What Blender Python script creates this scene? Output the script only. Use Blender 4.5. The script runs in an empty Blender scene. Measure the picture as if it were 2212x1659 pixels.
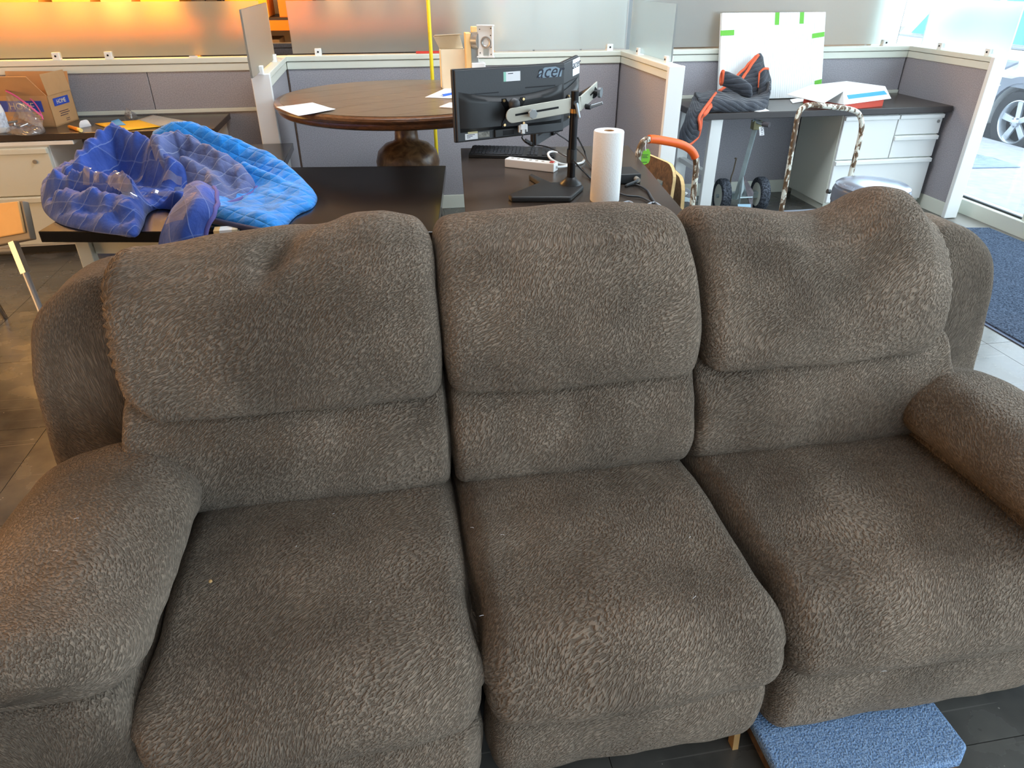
import bpy, bmesh, math, random
from mathutils import Vector as V, Matrix, noise
R = math.radians
random.seed(11)
SC = bpy.context.scene
COL = SC.collection

# ------------------------------------------------------------------ camera, world, lights, exposure
CAMZ, PITCH, YAW, FPX = 1.55, 30.5, 9.8, 1510.0
cd = bpy.data.cameras.new('camera'); cam = bpy.data.objects.new('camera', cd); COL.objects.link(cam)
cam.location = (0, 0, CAMZ); cam.rotation_euler = (R(90 - PITCH), 0, R(-YAW))
cd.sensor_width = 36.0; cd.lens = 36.0 * FPX / 2212.0; cd.clip_start = 0.02
SC.camera = cam

W = bpy.data.worlds.new('world'); SC.world = W; W.use_nodes = True
wb = W.node_tree.nodes['Background']
wb.inputs[0].default_value = (0.76, 0.88, 1.0, 1); wb.inputs[1].default_value = 5.8

def area(name, loc, rot, sx, sy, energy, color, portal=False):
    l = bpy.data.lights.new(name, 'AREA'); l.shape = 'RECTANGLE'; l.size = sx; l.size_y = sy
    l.energy = energy; l.color = color
    if portal: l.cycles.is_portal = True
    o = bpy.data.objects.new(name, l); COL.objects.link(o); o.location = loc; o.rotation_euler = tuple(R(a) for a in rot)
    return o
area('window_portal', (4.34, 1.27, 1.52), (0, 90, 0), 2.9, 9.8, 1, (1, 1, 1), True)
area('window_portal', (2.3, -3.72, 1.5), (90, 0, 0), 4.0, 2.8, 1, (1, 1, 1), True)
area('wall_lamp_warm', (-5.9, 1.6, 1.35), (0, -90, 0), 1.4, 3.6, 150, (1.0, 0.54, 0.21))
area('ceiling_lamp_warm', (-2.5, 6.9, 2.9), (0, 0, 0), 1.6, 1.0, 400, (1.0, 0.50, 0.14))
area('fill_light_neutral', (0.9, -0.9, 2.92), (0, 0, 0), 2.4, 1.2, 26, (0.82, 0.91, 1.0))  # added cool fill over the sofa, no fixture here
area('fill_light_neutral', (0.9, 3.9, 2.92), (0, 0, 0), 2.8, 0.8, 85, (0.86, 0.93, 1.0))  # added fill to lift the partitions and round table, no fixture here

sl_ = bpy.data.lights.new('sun', 'SUN'); sl_.energy = 9.0; sl_.angle = R(0.6); so_ = bpy.data.objects.new('sun', sl_); COL.objects.link(so_)
so_.rotation_euler = V((0.70, 0.07, -0.71)).to_track_quat('-Z', 'Y').to_euler(); so_.location = (2, 6, 12)

SC.view_settings.view_transform = 'Standard'
SC.view_settings.look = 'None'
SC.view_settings.exposure = 0.07
SC.view_settings.gamma = 1.0
SC.view_settings.use_curve_mapping = False

# ------------------------------------------------------------------ photograph pixel -> place in the room
_c, _s = math.cos(R(PITCH)), math.sin(R(PITCH)); _cy, _sy = math.cos(R(YAW)), math.sin(R(YAW))
def _ray(x, y):
    u, v = x - 1106, y - 829.5
    b, z = FPX * _c - v * _s, -FPX * _s - v * _c
    return V((u * _cy + b * _sy, -u * _sy + b * _cy, z))
def PZ(x, y, z):
    r = _ray(x, y); return r * ((z - CAMZ) / r.z) + V((0, 0, CAMZ))
def PY(x, y, Y):
    r = _ray(x, y); return r * (Y / r.y) + V((0, 0, CAMZ))
def PX(x, y, X):
    r = _ray(x, y); return r * (X / r.x) + V((0, 0, CAMZ))

# ------------------------------------------------------------------ materials
def lin(c):
    f = lambda u: u / 12.92 if u <= 0.04045 else ((u + 0.055) / 1.055) ** 2.4
    return (f(c[0] / 255), f(c[1] / 255), f(c[2] / 255), 1)
class NT:
    def __init__(s, name):
        s.m = bpy.data.materials.new(name); s.m.use_nodes = True; s.t = s.m.node_tree
        s.b = s.t.nodes['Principled BSDF']; s.out = s.t.nodes['Material Output']
    def n(s, typ, **kw):
        nd = s.t.nodes.new(typ)
        for k, v in kw.items():
            if hasattr(nd, k): setattr(nd, k, v)
            else: nd.inputs[k].default_value = v
        return nd
    def l(s, a, b): s.t.links.new(a, b)
    def coord(s, kind='Object', scale=(1, 1, 1), rot=(0, 0, 0)):
        tc = s.n('ShaderNodeTexCoord'); mp = s.n('ShaderNodeMapping')
        mp.inputs['Scale'].default_value = scale; mp.inputs['Rotation'].default_value = rot
        s.l(tc.outputs[kind], mp.inputs[0]); return mp.outputs[0]
    def ramp(s, fac, stops):
        r = s.n('ShaderNodeValToRGB'); e = r.color_ramp.elements
        while len(e) < len(stops): e.new(0.5)
        for k, (p, c) in enumerate(stops): e[k].position = p; e[k].color = c
        s.l(fac, r.inputs[0]); return r.outputs[0]
    def math(s, op, a, b=None):
        m = s.n('ShaderNodeMath', operation=op)
        for i, x in enumerate((a, b)):
            if x is None: continue
            if isinstance(x, (int, float)): m.inputs[i].default_value = x
            else: s.l(x, m.inputs[i])
        return m.outputs[0]
    def mix(s, fac, a, b, mode='MIX'):
        m = s.n('ShaderNodeMix', data_type='RGBA', blend_type=mode)
        for i, x in ((0, fac), (6, a), (7, b)):
            if isinstance(x, (int, float)): m.inputs[i].default_value = x
            elif isinstance(x, tuple): m.inputs[i].default_value = x
            else: s.l(x, m.inputs[i])
        return m.outputs[2]
    def bump(s, h, strength=0.3, dist=0.005, prev=None):
        b = s.n('ShaderNodeBump'); b.inputs['Strength'].default_value = strength; b.inputs['Distance'].default_value = dist
        s.l(h, b.inputs['Height'])
        if prev: s.l(prev, b.inputs['Normal'])
        s.l(b.outputs[0], s.b.inputs['Normal']); return b.outputs[0]
def mul(c, k): return (c[0] * k, c[1] * k, c[2] * k, 1)
def plain(name, rgb, rough=0.5, metal=0.0, var=0.0, vscale=8, bump=0.0, bscale=200, spec=0.5, trans=0.0, ior=1.45, kind='Object'):
    n = NT(name); c = lin(rgb); n.b.inputs['Roughness'].default_value = rough; n.b.inputs['Metallic'].default_value = metal
    n.b.inputs['Specular IOR Level'].default_value = spec; n.b.inputs['Transmission Weight'].default_value = trans; n.b.inputs['IOR'].default_value = ior
    n.b.inputs['Base Color'].default_value = c
    if var:
        t = n.n('ShaderNodeTexNoise', Scale=vscale, Detail=4.0); n.l(n.coord(kind), t.inputs['Vector'])
        n.l(n.ramp(t.outputs[0], [(0.3, mul(c, 1 - var)), (0.7, mul(c, 1 + var))]), n.b.inputs['Base Color'])
    if bump:
        t = n.n('ShaderNodeTexNoise', Scale=bscale, Detail=2.0); n.l(n.coord(kind), t.inputs['Vector']); n.bump(t.outputs[0], bump, 0.003)
    return n.m
def sofa_fabric():
    n = NT('crinkled_brown_microfibre'); base = lin((125, 112, 99))
    uv = n.coord('UV')
    warp = n.n('ShaderNodeTexNoise', Scale=3.5, Detail=1.0); n.l(uv, warp.inputs['Vector'])
    wv = n.n('ShaderNodeVectorMath', operation='SCALE'); wv.inputs[3].default_value = 0.14; n.l(warp.outputs['Color'], wv.inputs[0])
    ad = n.n('ShaderNodeVectorMath', operation='ADD'); n.l(uv, ad.inputs[0]); n.l(wv.outputs[0], ad.inputs[1])
    mr_ = n.n('ShaderNodeMapping'); mr_.inputs['Rotation'].default_value = (0, 0, R(-44)); n.l(ad.outputs[0], mr_.inputs[0])
    mp = n.n('ShaderNodeMapping'); mp.inputs['Scale'].default_value = (112, 262, 1)
    n.l(mr_.outputs[0], mp.inputs[0])
    t1 = n.n('ShaderNodeTexNoise', Scale=1.0, Detail=1.0, Distortion=0.5); n.l(mp.outputs[0], t1.inputs['Vector'])
    ridge = n.ramp(t1.outputs[0], [(0.36, (0, 0, 0, 1)), (0.63, (1, 1, 1, 1))])
    oc = n.coord('Object')
    nap = n.n('ShaderNodeTexNoise', Scale=3.4, Detail=3.0, Roughness=0.55); n.l(oc, nap.inputs['Vector'])
    napc = n.ramp(nap.outputs[0], [(0.33, (0.68, 0.675, 0.67, 1)), (0.66, (1.28, 1.27, 1.25, 1))])
    col = n.mix(ridge, mul(base, 0.60), mul(base, 1.14))  # shade in the valleys between ridges is put into the base colour
    col = n.mix(1.0, col, napc, 'MULTIPLY')
    n.l(col, n.b.inputs['Base Color'])
    n.b.inputs['Roughness'].default_value = 0.92; n.b.inputs['Specular IOR Level'].default_value = 0.15
    n.b.inputs['Sheen Weight'].default_value = 0.35; n.b.inputs['Sheen Roughness'].default_value = 0.45
    n.b.inputs['Sheen Tint'].default_value = lin((190, 176, 160))
    f = n.n('ShaderNodeTexNoise', Scale=700.0, Detail=1.0); n.l(oc, f.inputs['Vector'])
    b1 = n.bump(ridge, 1.0, 0.0042); n.bump(f.outputs[0], 0.25, 0.0012, b1)
    return n.m
def quilt(name, rgb, s1=11.0, s2=11.0, line=(150, 165, 205), ang=20, lw=0.045, cross=True, amt=0.55, rough=0.85):
    n = NT(name); c = lin(rgb); uv = n.coord('UV', (1, 1, 1), (0, 0, R(ang)))
    sp = n.n('ShaderNodeSeparateXYZ'); n.l(uv, sp.inputs[0])
    def lines(o, s):
        a = n.math('FRACT', n.math('MULTIPLY', o, s)); a = n.math('ABSOLUTE', n.math('SUBTRACT', a, 0.5))
        return n.math('GREATER_THAN', a, 0.5 - lw), n.math('SUBTRACT', 0.5, a)
    l1, d1 = lines(sp.outputs[0], s1); l2, d2 = lines(sp.outputs[1], s2)
    m = n.math('MAXIMUM', l1, n.math('MULTIPLY', l2, 0.5)) if cross else l1
    t = n.n('ShaderNodeTexNoise', Scale=9.0, Detail=4.0); n.l(n.coord('Object'), t.inputs['Vector'])
    body = n.ramp(t.outputs[0], [(0.3, mul(c, 0.72)), (0.7, mul(c, 1.22))])
    n.l(n.mix(n.math('MULTIPLY', m, amt), body, lin(line)), n.b.inputs['Base Color'])
    n.b.inputs['Roughness'].default_value = rough; n.b.inputs['Sheen Weight'].default_value = 0.2
    h = n.math('POWER', n.math('MINIMUM', d1, d2) if cross else d1, 0.5)
    w = n.n('ShaderNodeTexNoise', Scale=60.0, Detail=3.0); n.l(n.coord('Object'), w.inputs['Vector'])
    b = n.bump(h, 0.6, 0.012); n.bump(w.outputs[0], 0.5, 0.006, b)
    return n.m
def floor_mat():
    n = NT('dark_polished_floor'); oc = n.coord('Object')
    t = n.n('ShaderNodeTexNoise', Scale=5.0, Detail=6.0); n.l(oc, t.inputs['Vector'])
    body = n.ramp(t.outputs[0], [(0.35, lin((66, 66, 64))), (0.7, lin((96, 94, 89)))])
    vo = n.n('ShaderNodeTexVoronoi', Scale=38.0); n.l(oc, vo.inputs['Vector'])
    ch = n.math('LESS_THAN', vo.outputs['Distance'], 0.085)
    vs = n.n('ShaderNodeTexNoise', Scale=9.0); n.l(oc, vs.inputs['Vector'])
    ch = n.math('MULTIPLY', ch, n.math('GREATER_THAN', vs.outputs[0], 0.56))
    sc = n.n('ShaderNodeTexNoise', Scale=1.0, Detail=1.0); n.l(n.coord('Object', (1.3, 90, 1)), sc.inputs['Vector'])
    scr = n.math('GREATER_THAN', sc.outputs[0], 0.70)
    c = n.mix(n.math('MULTIPLY', ch, 0.7), body, lin((165, 160, 150)))
    c = n.mix(n.math('MULTIPLY', scr, 0.35), c, lin((130, 128, 122)))
    n.l(c, n.b.inputs['Base Color'])
    r = n.ramp(t.outputs[0], [(0.3, (0.16, 0.16, 0.16, 1)), (0.75, (0.36, 0.36, 0.36, 1))]); n.l(r, n.b.inputs['Roughness'])
    n.b.inputs['Specular IOR Level'].default_value = 0.6
    f = n.n('ShaderNodeTexNoise', Scale=60.0, Detail=3.0); n.l(oc, f.inputs['Vector']); n.bump(f.outputs[0], 0.05, 0.002)
    return n.m
def wood(name, dark, light, scale=(2, 30, 30), rough=0.35, bump=0.1):
    n = NT(name); t = n.n('ShaderNodeTexNoise', Scale=3.0, Detail=6.0, Distortion=1.2); n.l(n.coord('Object', scale), t.inputs['Vector'])
    n.l(n.ramp(t.outputs[0], [(0.3, lin(dark)), (0.7, lin(light))]), n.b.inputs['Base Color'])
    n.b.inputs['Roughness'].default_value = rough; n.bump(t.outputs[0], bump, 0.003); return n.m
def frosted():
    n = NT('frosted_glass'); t = n.t
    rf = n.n('ShaderNodeBsdfRefraction', Roughness=0.36, IOR=1.18); rf.inputs['Color'].default_value = (0.93, 0.98, 0.97, 1)
    tl = n.n('ShaderNodeBsdfTranslucent'); tl.inputs['Color'].default_value = (0.86, 0.93, 0.93, 1)
    df = n.n('ShaderNodeBsdfDiffuse'); df.inputs['Color'].default_value = (0.80, 0.88, 0.90, 1)
    gl = n.n('ShaderNodeBsdfGlossy', Roughness=0.25)
    m1 = n.n('ShaderNodeMixShader', Fac=0.09); n.l(rf.outputs[0], m1.inputs[1]); n.l(tl.outputs[0], m1.inputs[2])
    m2 = n.n('ShaderNodeMixShader', Fac=0.075); n.l(m1.outputs[0], m2.inputs[1]); n.l(df.outputs[0], m2.inputs[2])
    m3 = n.n('ShaderNodeMixShader', Fac=0.04); n.l(m2.outputs[0], m3.inputs[1]); n.l(gl.outputs[0], m3.inputs[2])
    n.l(m3.outputs[0], n.out.inputs[0]); return n.m
def clear(name, tint=(0.97, 1, 1), gloss=0.08, rough=0.03, white=0.0):
    n = NT(name)
    tr = n.n('ShaderNodeBsdfTransparent'); tr.inputs[0].default_value = (*tint, 1)
    gl = n.n('ShaderNodeBsdfGlossy', Roughness=rough)
    m = n.n('ShaderNodeMixShader', Fac=gloss); n.l(tr.outputs[0], m.inputs[1]); n.l(gl.outputs[0], m.inputs[2]); o = m
    if white:
        d = n.n('ShaderNodeBsdfDiffuse'); d.inputs[0].default_value = (0.8, 0.8, 0.82, 1)
        m2 = n.n('ShaderNodeMixShader', Fac=white); n.l(m.outputs[0], m2.inputs[1]); n.l(d.outputs[0], m2.inputs[2]); o = m2
    n.l(o.outputs[0], n.out.inputs[0]); return n.m
def worn_tube():
    n = NT('chipped_white_tube'); t = n.n('ShaderNodeTexNoise', Scale=55.0, Detail=4.0); n.l(n.coord('Object', (1, 1, 0.5)), t.inputs['Vector'])
    g = n.n('ShaderNodeTexNoise', Scale=7.0, Detail=1.0); n.l(n.coord('Object'), g.inputs['Vector'])
    k = n.math('ADD', n.math('MULTIPLY', t.outputs[0], 0.6), n.math('MULTIPLY', g.outputs[0], 0.4))
    n.l(n.ramp(k, [(0.46, lin((222, 222, 208))), (0.50, lin((112, 84, 56))), (0.62, lin((70, 55, 42)))]), n.b.inputs['Base Color'])
    n.b.inputs['Roughness'].default_value = 0.45; n.bump(k, 0.3, 0.003); return n.m
def carpet(name, a, b, scale=260, bump=0.8, dist=0.006):
    n = NT(name); t = n.n('ShaderNodeTexNoise', Scale=scale, Detail=3.0); n.l(n.coord('Object'), t.inputs['Vector'])
    n.l(n.ramp(t.outputs[0], [(0.33, lin(a)), (0.68, lin(b))]), n.b.inputs['Base Color']); n.b.inputs['Roughness'].default_value = 1.0
    n.b.inputs['Specular IOR Level'].default_value = 0.1; n.bump(t.outputs[0], bump, dist); return n.m

SOFA = sofa_fabric(); FLOOR = floor_mat(); FROST = frosted(); TUBE = worn_tube()
BLACKP = plain('black_plastic', (38, 40, 42), 0.42); BLACKM = plain('black_metal', (28, 28, 30), 0.35, 0.6)
DKPL = plain('dark_grey_plastic', (58, 60, 63), 0.5, bump=0.1); RUBBER = plain('black_rubber', (36, 37, 39), 0.8)
CREAM = plain('cream_enamel', (214, 217, 205), 0.45); WHITE = plain('white_enamel', (228, 230, 228), 0.42); WPL = plain('white_plastic', (236, 236, 234), 0.4)
PANEL = carpet('grey_panel_fabric', (140, 138, 143), (168, 165, 170), 170, 0.25, 0.002)
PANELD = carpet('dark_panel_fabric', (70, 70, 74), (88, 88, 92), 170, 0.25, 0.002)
DESK = plain('dark_desk_laminate', (60, 51, 45), 0.27, var=0.12, vscale=5)
DESKB = plain('black_desk_laminate', (22, 21, 21), 0.16)
DESKE = plain('dark_desk_edge', (58, 54, 54), 0.35)
CARD = plain('brown_cardboard', (190, 148, 102), 0.8, var=0.08, bump=0.1); CARDP = plain('pale_cardboard', (222, 208, 178), 0.8, var=0.04, bump=0.1)
PAPER = plain('white_paper', (238, 238, 240), 0.8); PAPERG = plain('printed_grey_paper', (176, 172, 164), 0.8, var=0.1, vscale=60)
YELLOW = plain('yellow_paper', (232, 178, 26), 0.6); BLUET = plain('blue_tape', (60, 150, 225), 0.6, bump=0.2); GREENT = plain('green_tape', (104, 186, 62), 0.6, bump=0.2)
TABLEW = wood('dark_round_table_wood', (80, 66, 51), (120, 104, 84), (3, 26, 3), 0.28, 0.06); TABLER = wood('brown_table_rim_wood', (70, 42, 24), (120, 78, 46), (8, 8, 30), 0.28, 0.06)
PEDEST = wood('distressed_pedestal_wood', (70, 46, 28), (132, 100, 66), (6, 6, 5), 0.32, 0.25)
PLY = wood('plywood', (116, 90, 62), (176, 146, 106), (3, 14, 14), 0.7); PLYD = wood('dirty_plywood', (72, 52, 36), (118, 88, 60), (4, 10, 10), 0.75)
PLYE = plain('plywood_edge', (212, 180, 124), 0.7, var=0.12, vscale=30)
ORANGE = plain('orange_grip', (238, 98, 28), 0.4); TRIM = plain('orange_binding', (214, 96, 60), 0.7, bump=0.2)
GALV = plain('galvanised_steel', (170, 186, 190), 0.38, 0.55, var=0.15, vscale=14); CHROME = plain('chrome', (190, 192, 196), 0.14, 1.0); STEEL = plain('satin_steel', (176, 176, 172), 0.34, 0.8)
SILVER = plain('satin_arm_paint', (186, 184, 172), 0.38, 0.35)
ROYAL = quilt('royal_blue_quilt', (40, 74, 160), 13, 6.5, (140, 160, 215), 28, 0.022, True, 0.45)
AZURE = quilt('azure_quilt', (12, 132, 220), 17, 17, (90, 190, 245), 45, 0.025, True, 0.35)
SLATE = quilt('slate_blue_quilt', (84, 98, 148), 14, 14, (165, 175, 205), 35, 0.028, True, 0.5)
NAVY = plain('navy_binding', (56, 62, 92), 0.85, bump=0.4); VIOLET = plain('violet_binding', (96, 92, 160), 0.8, bump=0.3)
BLKQ = quilt('black_quilt', (50, 54, 62), 30, 30, (96, 104, 116), 62, 0.05, False, 0.5)
MATBLUE = carpet('blue_grey_mat_pile', (40, 50, 66), (92, 106, 126), 110, 1.0, 0.012); DOLLYC = carpet('light_blue_carpet', (96, 128, 172), (158, 186, 220), 230, 1.0, 0.008)
GLASS = clear('window_glass'); FILM = clear('clear_film', (0.95, 0.96, 0.98), 0.22, 0.10, 0.06); BAGF = clear('zip_bag_film', (0.90, 0.90, 0.92), 0.24, 0.12, 0.16)
PINK = plain('pink_zip', (214, 96, 156), 0.4); YPOLE = plain('yellow_paint', (240, 212, 40), 0.35); RED = plain('red_plastic', (206, 60, 48), 0.5)
REDC = plain('red_cardboard', (214, 84, 66), 0.6); INK = plain('dark_ink', (34, 36, 52), 0.6); BLUEI = plain('blue_print', (44, 74, 176), 0.6); KRAFTI = plain('brown_ink', (96, 74, 78), 0.7)
TANV = plain('tan_vinyl', (232, 190, 128), 0.6, var=0.04); GREYE = plain('grey_edge', (150, 142, 130), 0.6); OAKL = plain('raw_pine', (196, 158, 104), 0.7, var=0.1)
WALLP = plain('painted_wall', (196, 182, 164), 0.85); CEIL = plain('white_ceiling', (226, 226, 222), 0.9)
CONC = plain('concrete_pavement', (150, 152, 156), 0.9, var=0.12, vscale=12, bump=0.4, bscale=60); ASPH = plain('asphalt', (96, 98, 102), 0.95, var=0.15, vscale=20)
CARW = plain('white_car_paint', (240, 242, 242), 0.15); CARG = plain('grey_car_trim', (120, 126, 138), 0.5); CARGL = plain('tinted_car_glass', (60, 120, 140), 0.05); ALLOY = plain('alloy_rim', (206, 212, 220), 0.25, 0.6)
LIDB = plain('brushed_lid', (176, 190, 212), 0.22, 0.75, var=0.06, vscale=3); LEAF = plain('dry_foliage', (176, 150, 92), 0.9, var=0.35, vscale=14)
TOWEL = plain('paper_towel', (240, 240, 238), 0.95, bump=0.5, bscale=160); FOAM = plain('white_foam_board', (240, 244, 244), 0.7)
RACKO = plain('orange_rack_beam', (214, 118, 20), 0.5); RACKB = plain('dark_rack_steel', (44, 40, 40), 0.5)

# ------------------------------------------------------------------ mesh helpers
class MB:
    def __init__(s): s.v = []; s.f = []; s.uv = []
    def add(s, vs, fs, uvs=None):
        k = len(s.v); s.v += [V(p) for p in vs]
        for i, f in enumerate(fs): s.f.append([k + j for j in f]); s.uv.append(uvs[i] if uvs else None)
        return s
    def box(s, c, d, rot=None):
        h = [x / 2 for x in d]; c = V(c); P = []
        for z in (-1, 1):
            for y in (-1, 1):
                for x in (-1, 1):
                    p = V((x * h[0], y * h[1], z * h[2])); P.append(c + (rot @ p if rot else p))
        return s.add(P, [(0, 2, 3, 1), (4, 5, 7, 6), (0, 1, 5, 4), (2, 6, 7, 3), (0, 4, 6, 2), (1, 3, 7, 5)])
    def bb(s, a, b): return s.box([(a[i] + b[i]) / 2 for i in range(3)], [abs(b[i] - a[i]) for i in range(3)])
    def prism(s, poly, ext):
        n = len(poly); poly = [V(p) for p in poly]; e = V(ext)
        nv = (poly[1] - poly[0]).cross(poly[2] - poly[1])
        return s.add(poly + [p + e for p in poly], [list(range(n))[::-1], list(range(n, 2 * n))] + [(i, (i + 1) % n, n + (i + 1) % n, n + i) for i in range(n)])
    def tube(s, path, r, n=8, closed=False, caps=True, flat=None):
        path = [V(p) for p in path]; m = len(path); rs = r if isinstance(r, (list, tuple)) else [r] * m
        P = []; up = None
        for i in range(m):
            a = path[(i - 1) % m] if (closed or i > 0) else path[i]; b = path[(i + 1) % m] if (closed or i < m - 1) else path[i]
            t = (b - a).normalized()
            if up is None: up = V((0, 0, 1)) if abs(t.z) < 0.9 else V((1, 0, 0))
            x = t.cross(up)
            x = x.normalized() if x.length > 1e-6 else t.orthogonal().normalized()
            y = x.cross(t).normalized(); up = y
            for k in range(n):
                q = 2 * math.pi * k / n; P.append(path[i] + x * rs[i] * math.cos(q) * (flat or 1) + y * rs[i] * math.sin(q))
        F = []
        for i in range(m if closed else m - 1):
            j = (i + 1) % m
            for k in range(n): F.append((i * n + k, i * n + (k + 1) % n, j * n + (k + 1) % n, j * n + k))
        if caps and not closed: F += [list(range(n))[::-1], [(m - 1) * n + k for k in range(n)]]
        return s.add(P, F)
    def cyl(s, a, b, r, n=20, r2=None): return s.tube([a, b], [r, r2 if r2 is not None else r], n)
    def lathe(s, prof, o, n=32, M=None, sy=1.0, caps=True):
        o = V(o); P = []; F = []; m = len(prof)
        for r, z in prof:
            for k in range(n):
                q = 2 * math.pi * k / n; p = V((r * math.cos(q), sy * r * math.sin(q), z)); P.append(o + (M @ p if M else p))
        for i in range(m - 1):
            for k in range(n): F.append((i * n + k, i * n + (k + 1) % n, (i + 1) * n + (k + 1) % n, (i + 1) * n + k))
        if caps and prof[0][0] > 1e-5: F.append(list(range(n))[::-1])
        if caps and prof[-1][0] > 1e-5: F.append([(m - 1) * n + k for k in range(n)])
        return s.add(P, F)
    def grid(s, rows, uvscale=None):
        m, n = len(rows), len(rows[0]); P = [p for r in rows for p in r]; F = []; U = []
        vv = [0.0]
        for i in range(1, m): vv.append(vv[-1] + (V(rows[i][n // 2]) - V(rows[i - 1][n // 2])).length)
        uu = [0.0]
        for j in range(1, n): uu.append(uu[-1] + (V(rows[m // 2][j]) - V(rows[m // 2][j - 1])).length)
        for i in range(m - 1):
            for j in range(n - 1):
                F.append((i * n + j, i * n + j + 1, (i + 1) * n + j + 1, (i + 1) * n + j))
                U.append([(uu[j], vv[i]), (uu[j + 1], vv[i]), (uu[j + 1], vv[i + 1]), (uu[j], vv[i + 1])])
        return s.add(P, F, U)

def setp(o, label=None, cat=None, group=None, kind=None):
    if label: o['label'] = label
    if cat: o['category'] = cat
    if group: o['group'] = group
    if kind: o['kind'] = kind
    return o
def thing(name, label, cat, loc=(0, 0, 0), group=None):
    o = bpy.data.objects.new(name, None); o.empty_display_size = 0.05; COL.objects.link(o); o.location = loc
    return setp(o, label, cat, group)
def origin_of(p):
    v = V((0, 0, 0))
    while p is not None: v += p.location; p = p.parent
    return v
def obj(name, mb, mat, parent=None, smooth=None, bevel=0, kind=None, label=None, solid=0, seg=2, loc=None, subsurf=0, fixn=True):
    off = origin_of(parent) + (V(loc) if loc is not None else V((0, 0, 0)))
    me = bpy.data.meshes.new(name); me.from_pydata([tuple(p - off) for p in mb.v], [], mb.f)
    if any(u for u in mb.uv):
        ul = me.uv_layers.new(name='UVMap'); k = 0
        for i, p in enumerate(me.polygons):
            for q in range(p.loop_total):
                if mb.uv[i]: ul.data[p.loop_start + q].uv = mb.uv[i][q]
    if fixn:
        bm = bmesh.new(); bm.from_mesh(me); bmesh.ops.recalc_face_normals(bm, faces=bm.faces); bm.to_mesh(me); bm.free()
    mats = mat if isinstance(mat, (list, tuple)) else [mat]
    for m in mats: me.materials.append(m)
    if smooth is not None:
        me.polygons.foreach_set('use_smooth', [True] * len(me.polygons))
        if smooth < 179: me.set_sharp_from_angle(angle=R(smooth))
    o = bpy.data.objects.new(name, me); COL.objects.link(o)
    if loc is not None: o.location = loc
    if parent: o.parent = parent
    if solid: sm = o.modifiers.new('solid', 'SOLIDIFY'); sm.thickness = solid; sm.offset = 0
    if bevel:
        b = o.modifiers.new('bevel', 'BEVEL'); b.width = bevel; b.segments = seg; b.limit_method = 'ANGLE'; b.angle_limit = R(40)
    if subsurf: q = o.modifiers.new('sub', 'SUBSURF'); q.levels = q.render_levels = subsurf
    if kind: o['kind'] = kind
    if label: o['label'] = label
    return o
def struct(name, mb, mat, parent=None, **k): return obj(name, mb, mat, parent, kind='structure', **k)
def copy_tree(o, parent=None):
    c = o.copy(); COL.objects.link(c); c.parent = parent
    for ch in [q for q in bpy.data.objects if q.parent is o]: copy_tree(ch, c)
    return c
def frame(o, xd, yd):
    x = V(xd).normalized(); z = x.cross(V(yd)).normalized(); y = z.cross(x)
    return Matrix((x, y, z)).transposed(), V(o)
def text(name, s, size, o, xd, yd, mat, parent, depth=0.0006, shear=0.0, align='CENTER'):
    cu = bpy.data.curves.new('lettering', 'FONT'); cu.body = s; cu.size = size; cu.align_x = align; cu.align_y = 'CENTER'; cu.extrude = depth; cu.shear = shear
    cu.resolution_u = 2
    ob = bpy.data.objects.new('lettering', cu); COL.objects.link(ob)
    dg = bpy.context.evaluated_depsgraph_get(); me = bpy.data.meshes.new_from_object(ob.evaluated_get(dg)); bpy.data.objects.remove(ob)
    Mx, oo = frame(o, xd, yd); mb = MB()
    mb.add([Mx @ v.co + oo for v in me.vertices], [list(p.vertices) for p in me.polygons]); bpy.data.meshes.remove(me)
    return obj(name, mb, mat, parent)
def cr(pts, n, closed=False):
    """Catmull-Rom through pts, resampled evenly to n points"""
    pts = [V(p) for p in pts]; m = len(pts); out = []
    for i in range(m if closed else m - 1):
        if closed: p0, p1, p2, p3 = pts[(i - 1) % m], pts[i], pts[(i + 1) % m], pts[(i + 2) % m]
        else: p0, p1, p2, p3 = pts[max(i - 1, 0)], pts[i], pts[i + 1], pts[min(i + 2, m - 1)]
        for k in range(12):
            t = k / 12; out.append(0.5 * ((2 * p1) + (p2 - p0) * t + (2 * p0 - 5 * p1 + 4 * p2 - p3) * t * t + (3 * p1 - p0 - 3 * p2 + p3) * t ** 3))
    out.append(pts[0].copy() if closed else pts[-1].copy())
    L = [0.0]
    for a, b in zip(out, out[1:]): L.append(L[-1] + (b - a).length)
    res = []; k = 0; N = n if closed else n - 1
    for i in range(n):
        d = L[-1] * i / N
        while k < len(L) - 2 and L[k + 1] < d: k += 1
        w = (d - L[k]) / max(L[k + 1] - L[k], 1e-9); res.append(out[k].lerp(out[k + 1], min(max(w, 0), 1)))
    return res
def loft(curves, nu=40, nv=30, wr=0.0, ws=9.0, seed=0):
    rows = [cr(c, nu) for c in curves]; cols = []
    for j in range(nu): cols.append(cr([r[j] for r in rows], nv))
    g = [[cols[j][i] for j in range(nu)] for i in range(nv)]
    if wr:
        for i in range(nv):
            for j in range(nu):
                p = g[i][j]; a = g[max(i - 1, 0)][j]; b = g[min(i + 1, nv - 1)][j]; c = g[i][max(j - 1, 0)]; d = g[i][min(j + 1, nu - 1)]
                nn = (b - a).cross(d - c)
                if nn.length > 1e-9: g[i][j] = p + nn.normalized() * wr * noise.noise(p * ws + V((seed, seed * 2, 0)))
    return g

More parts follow.
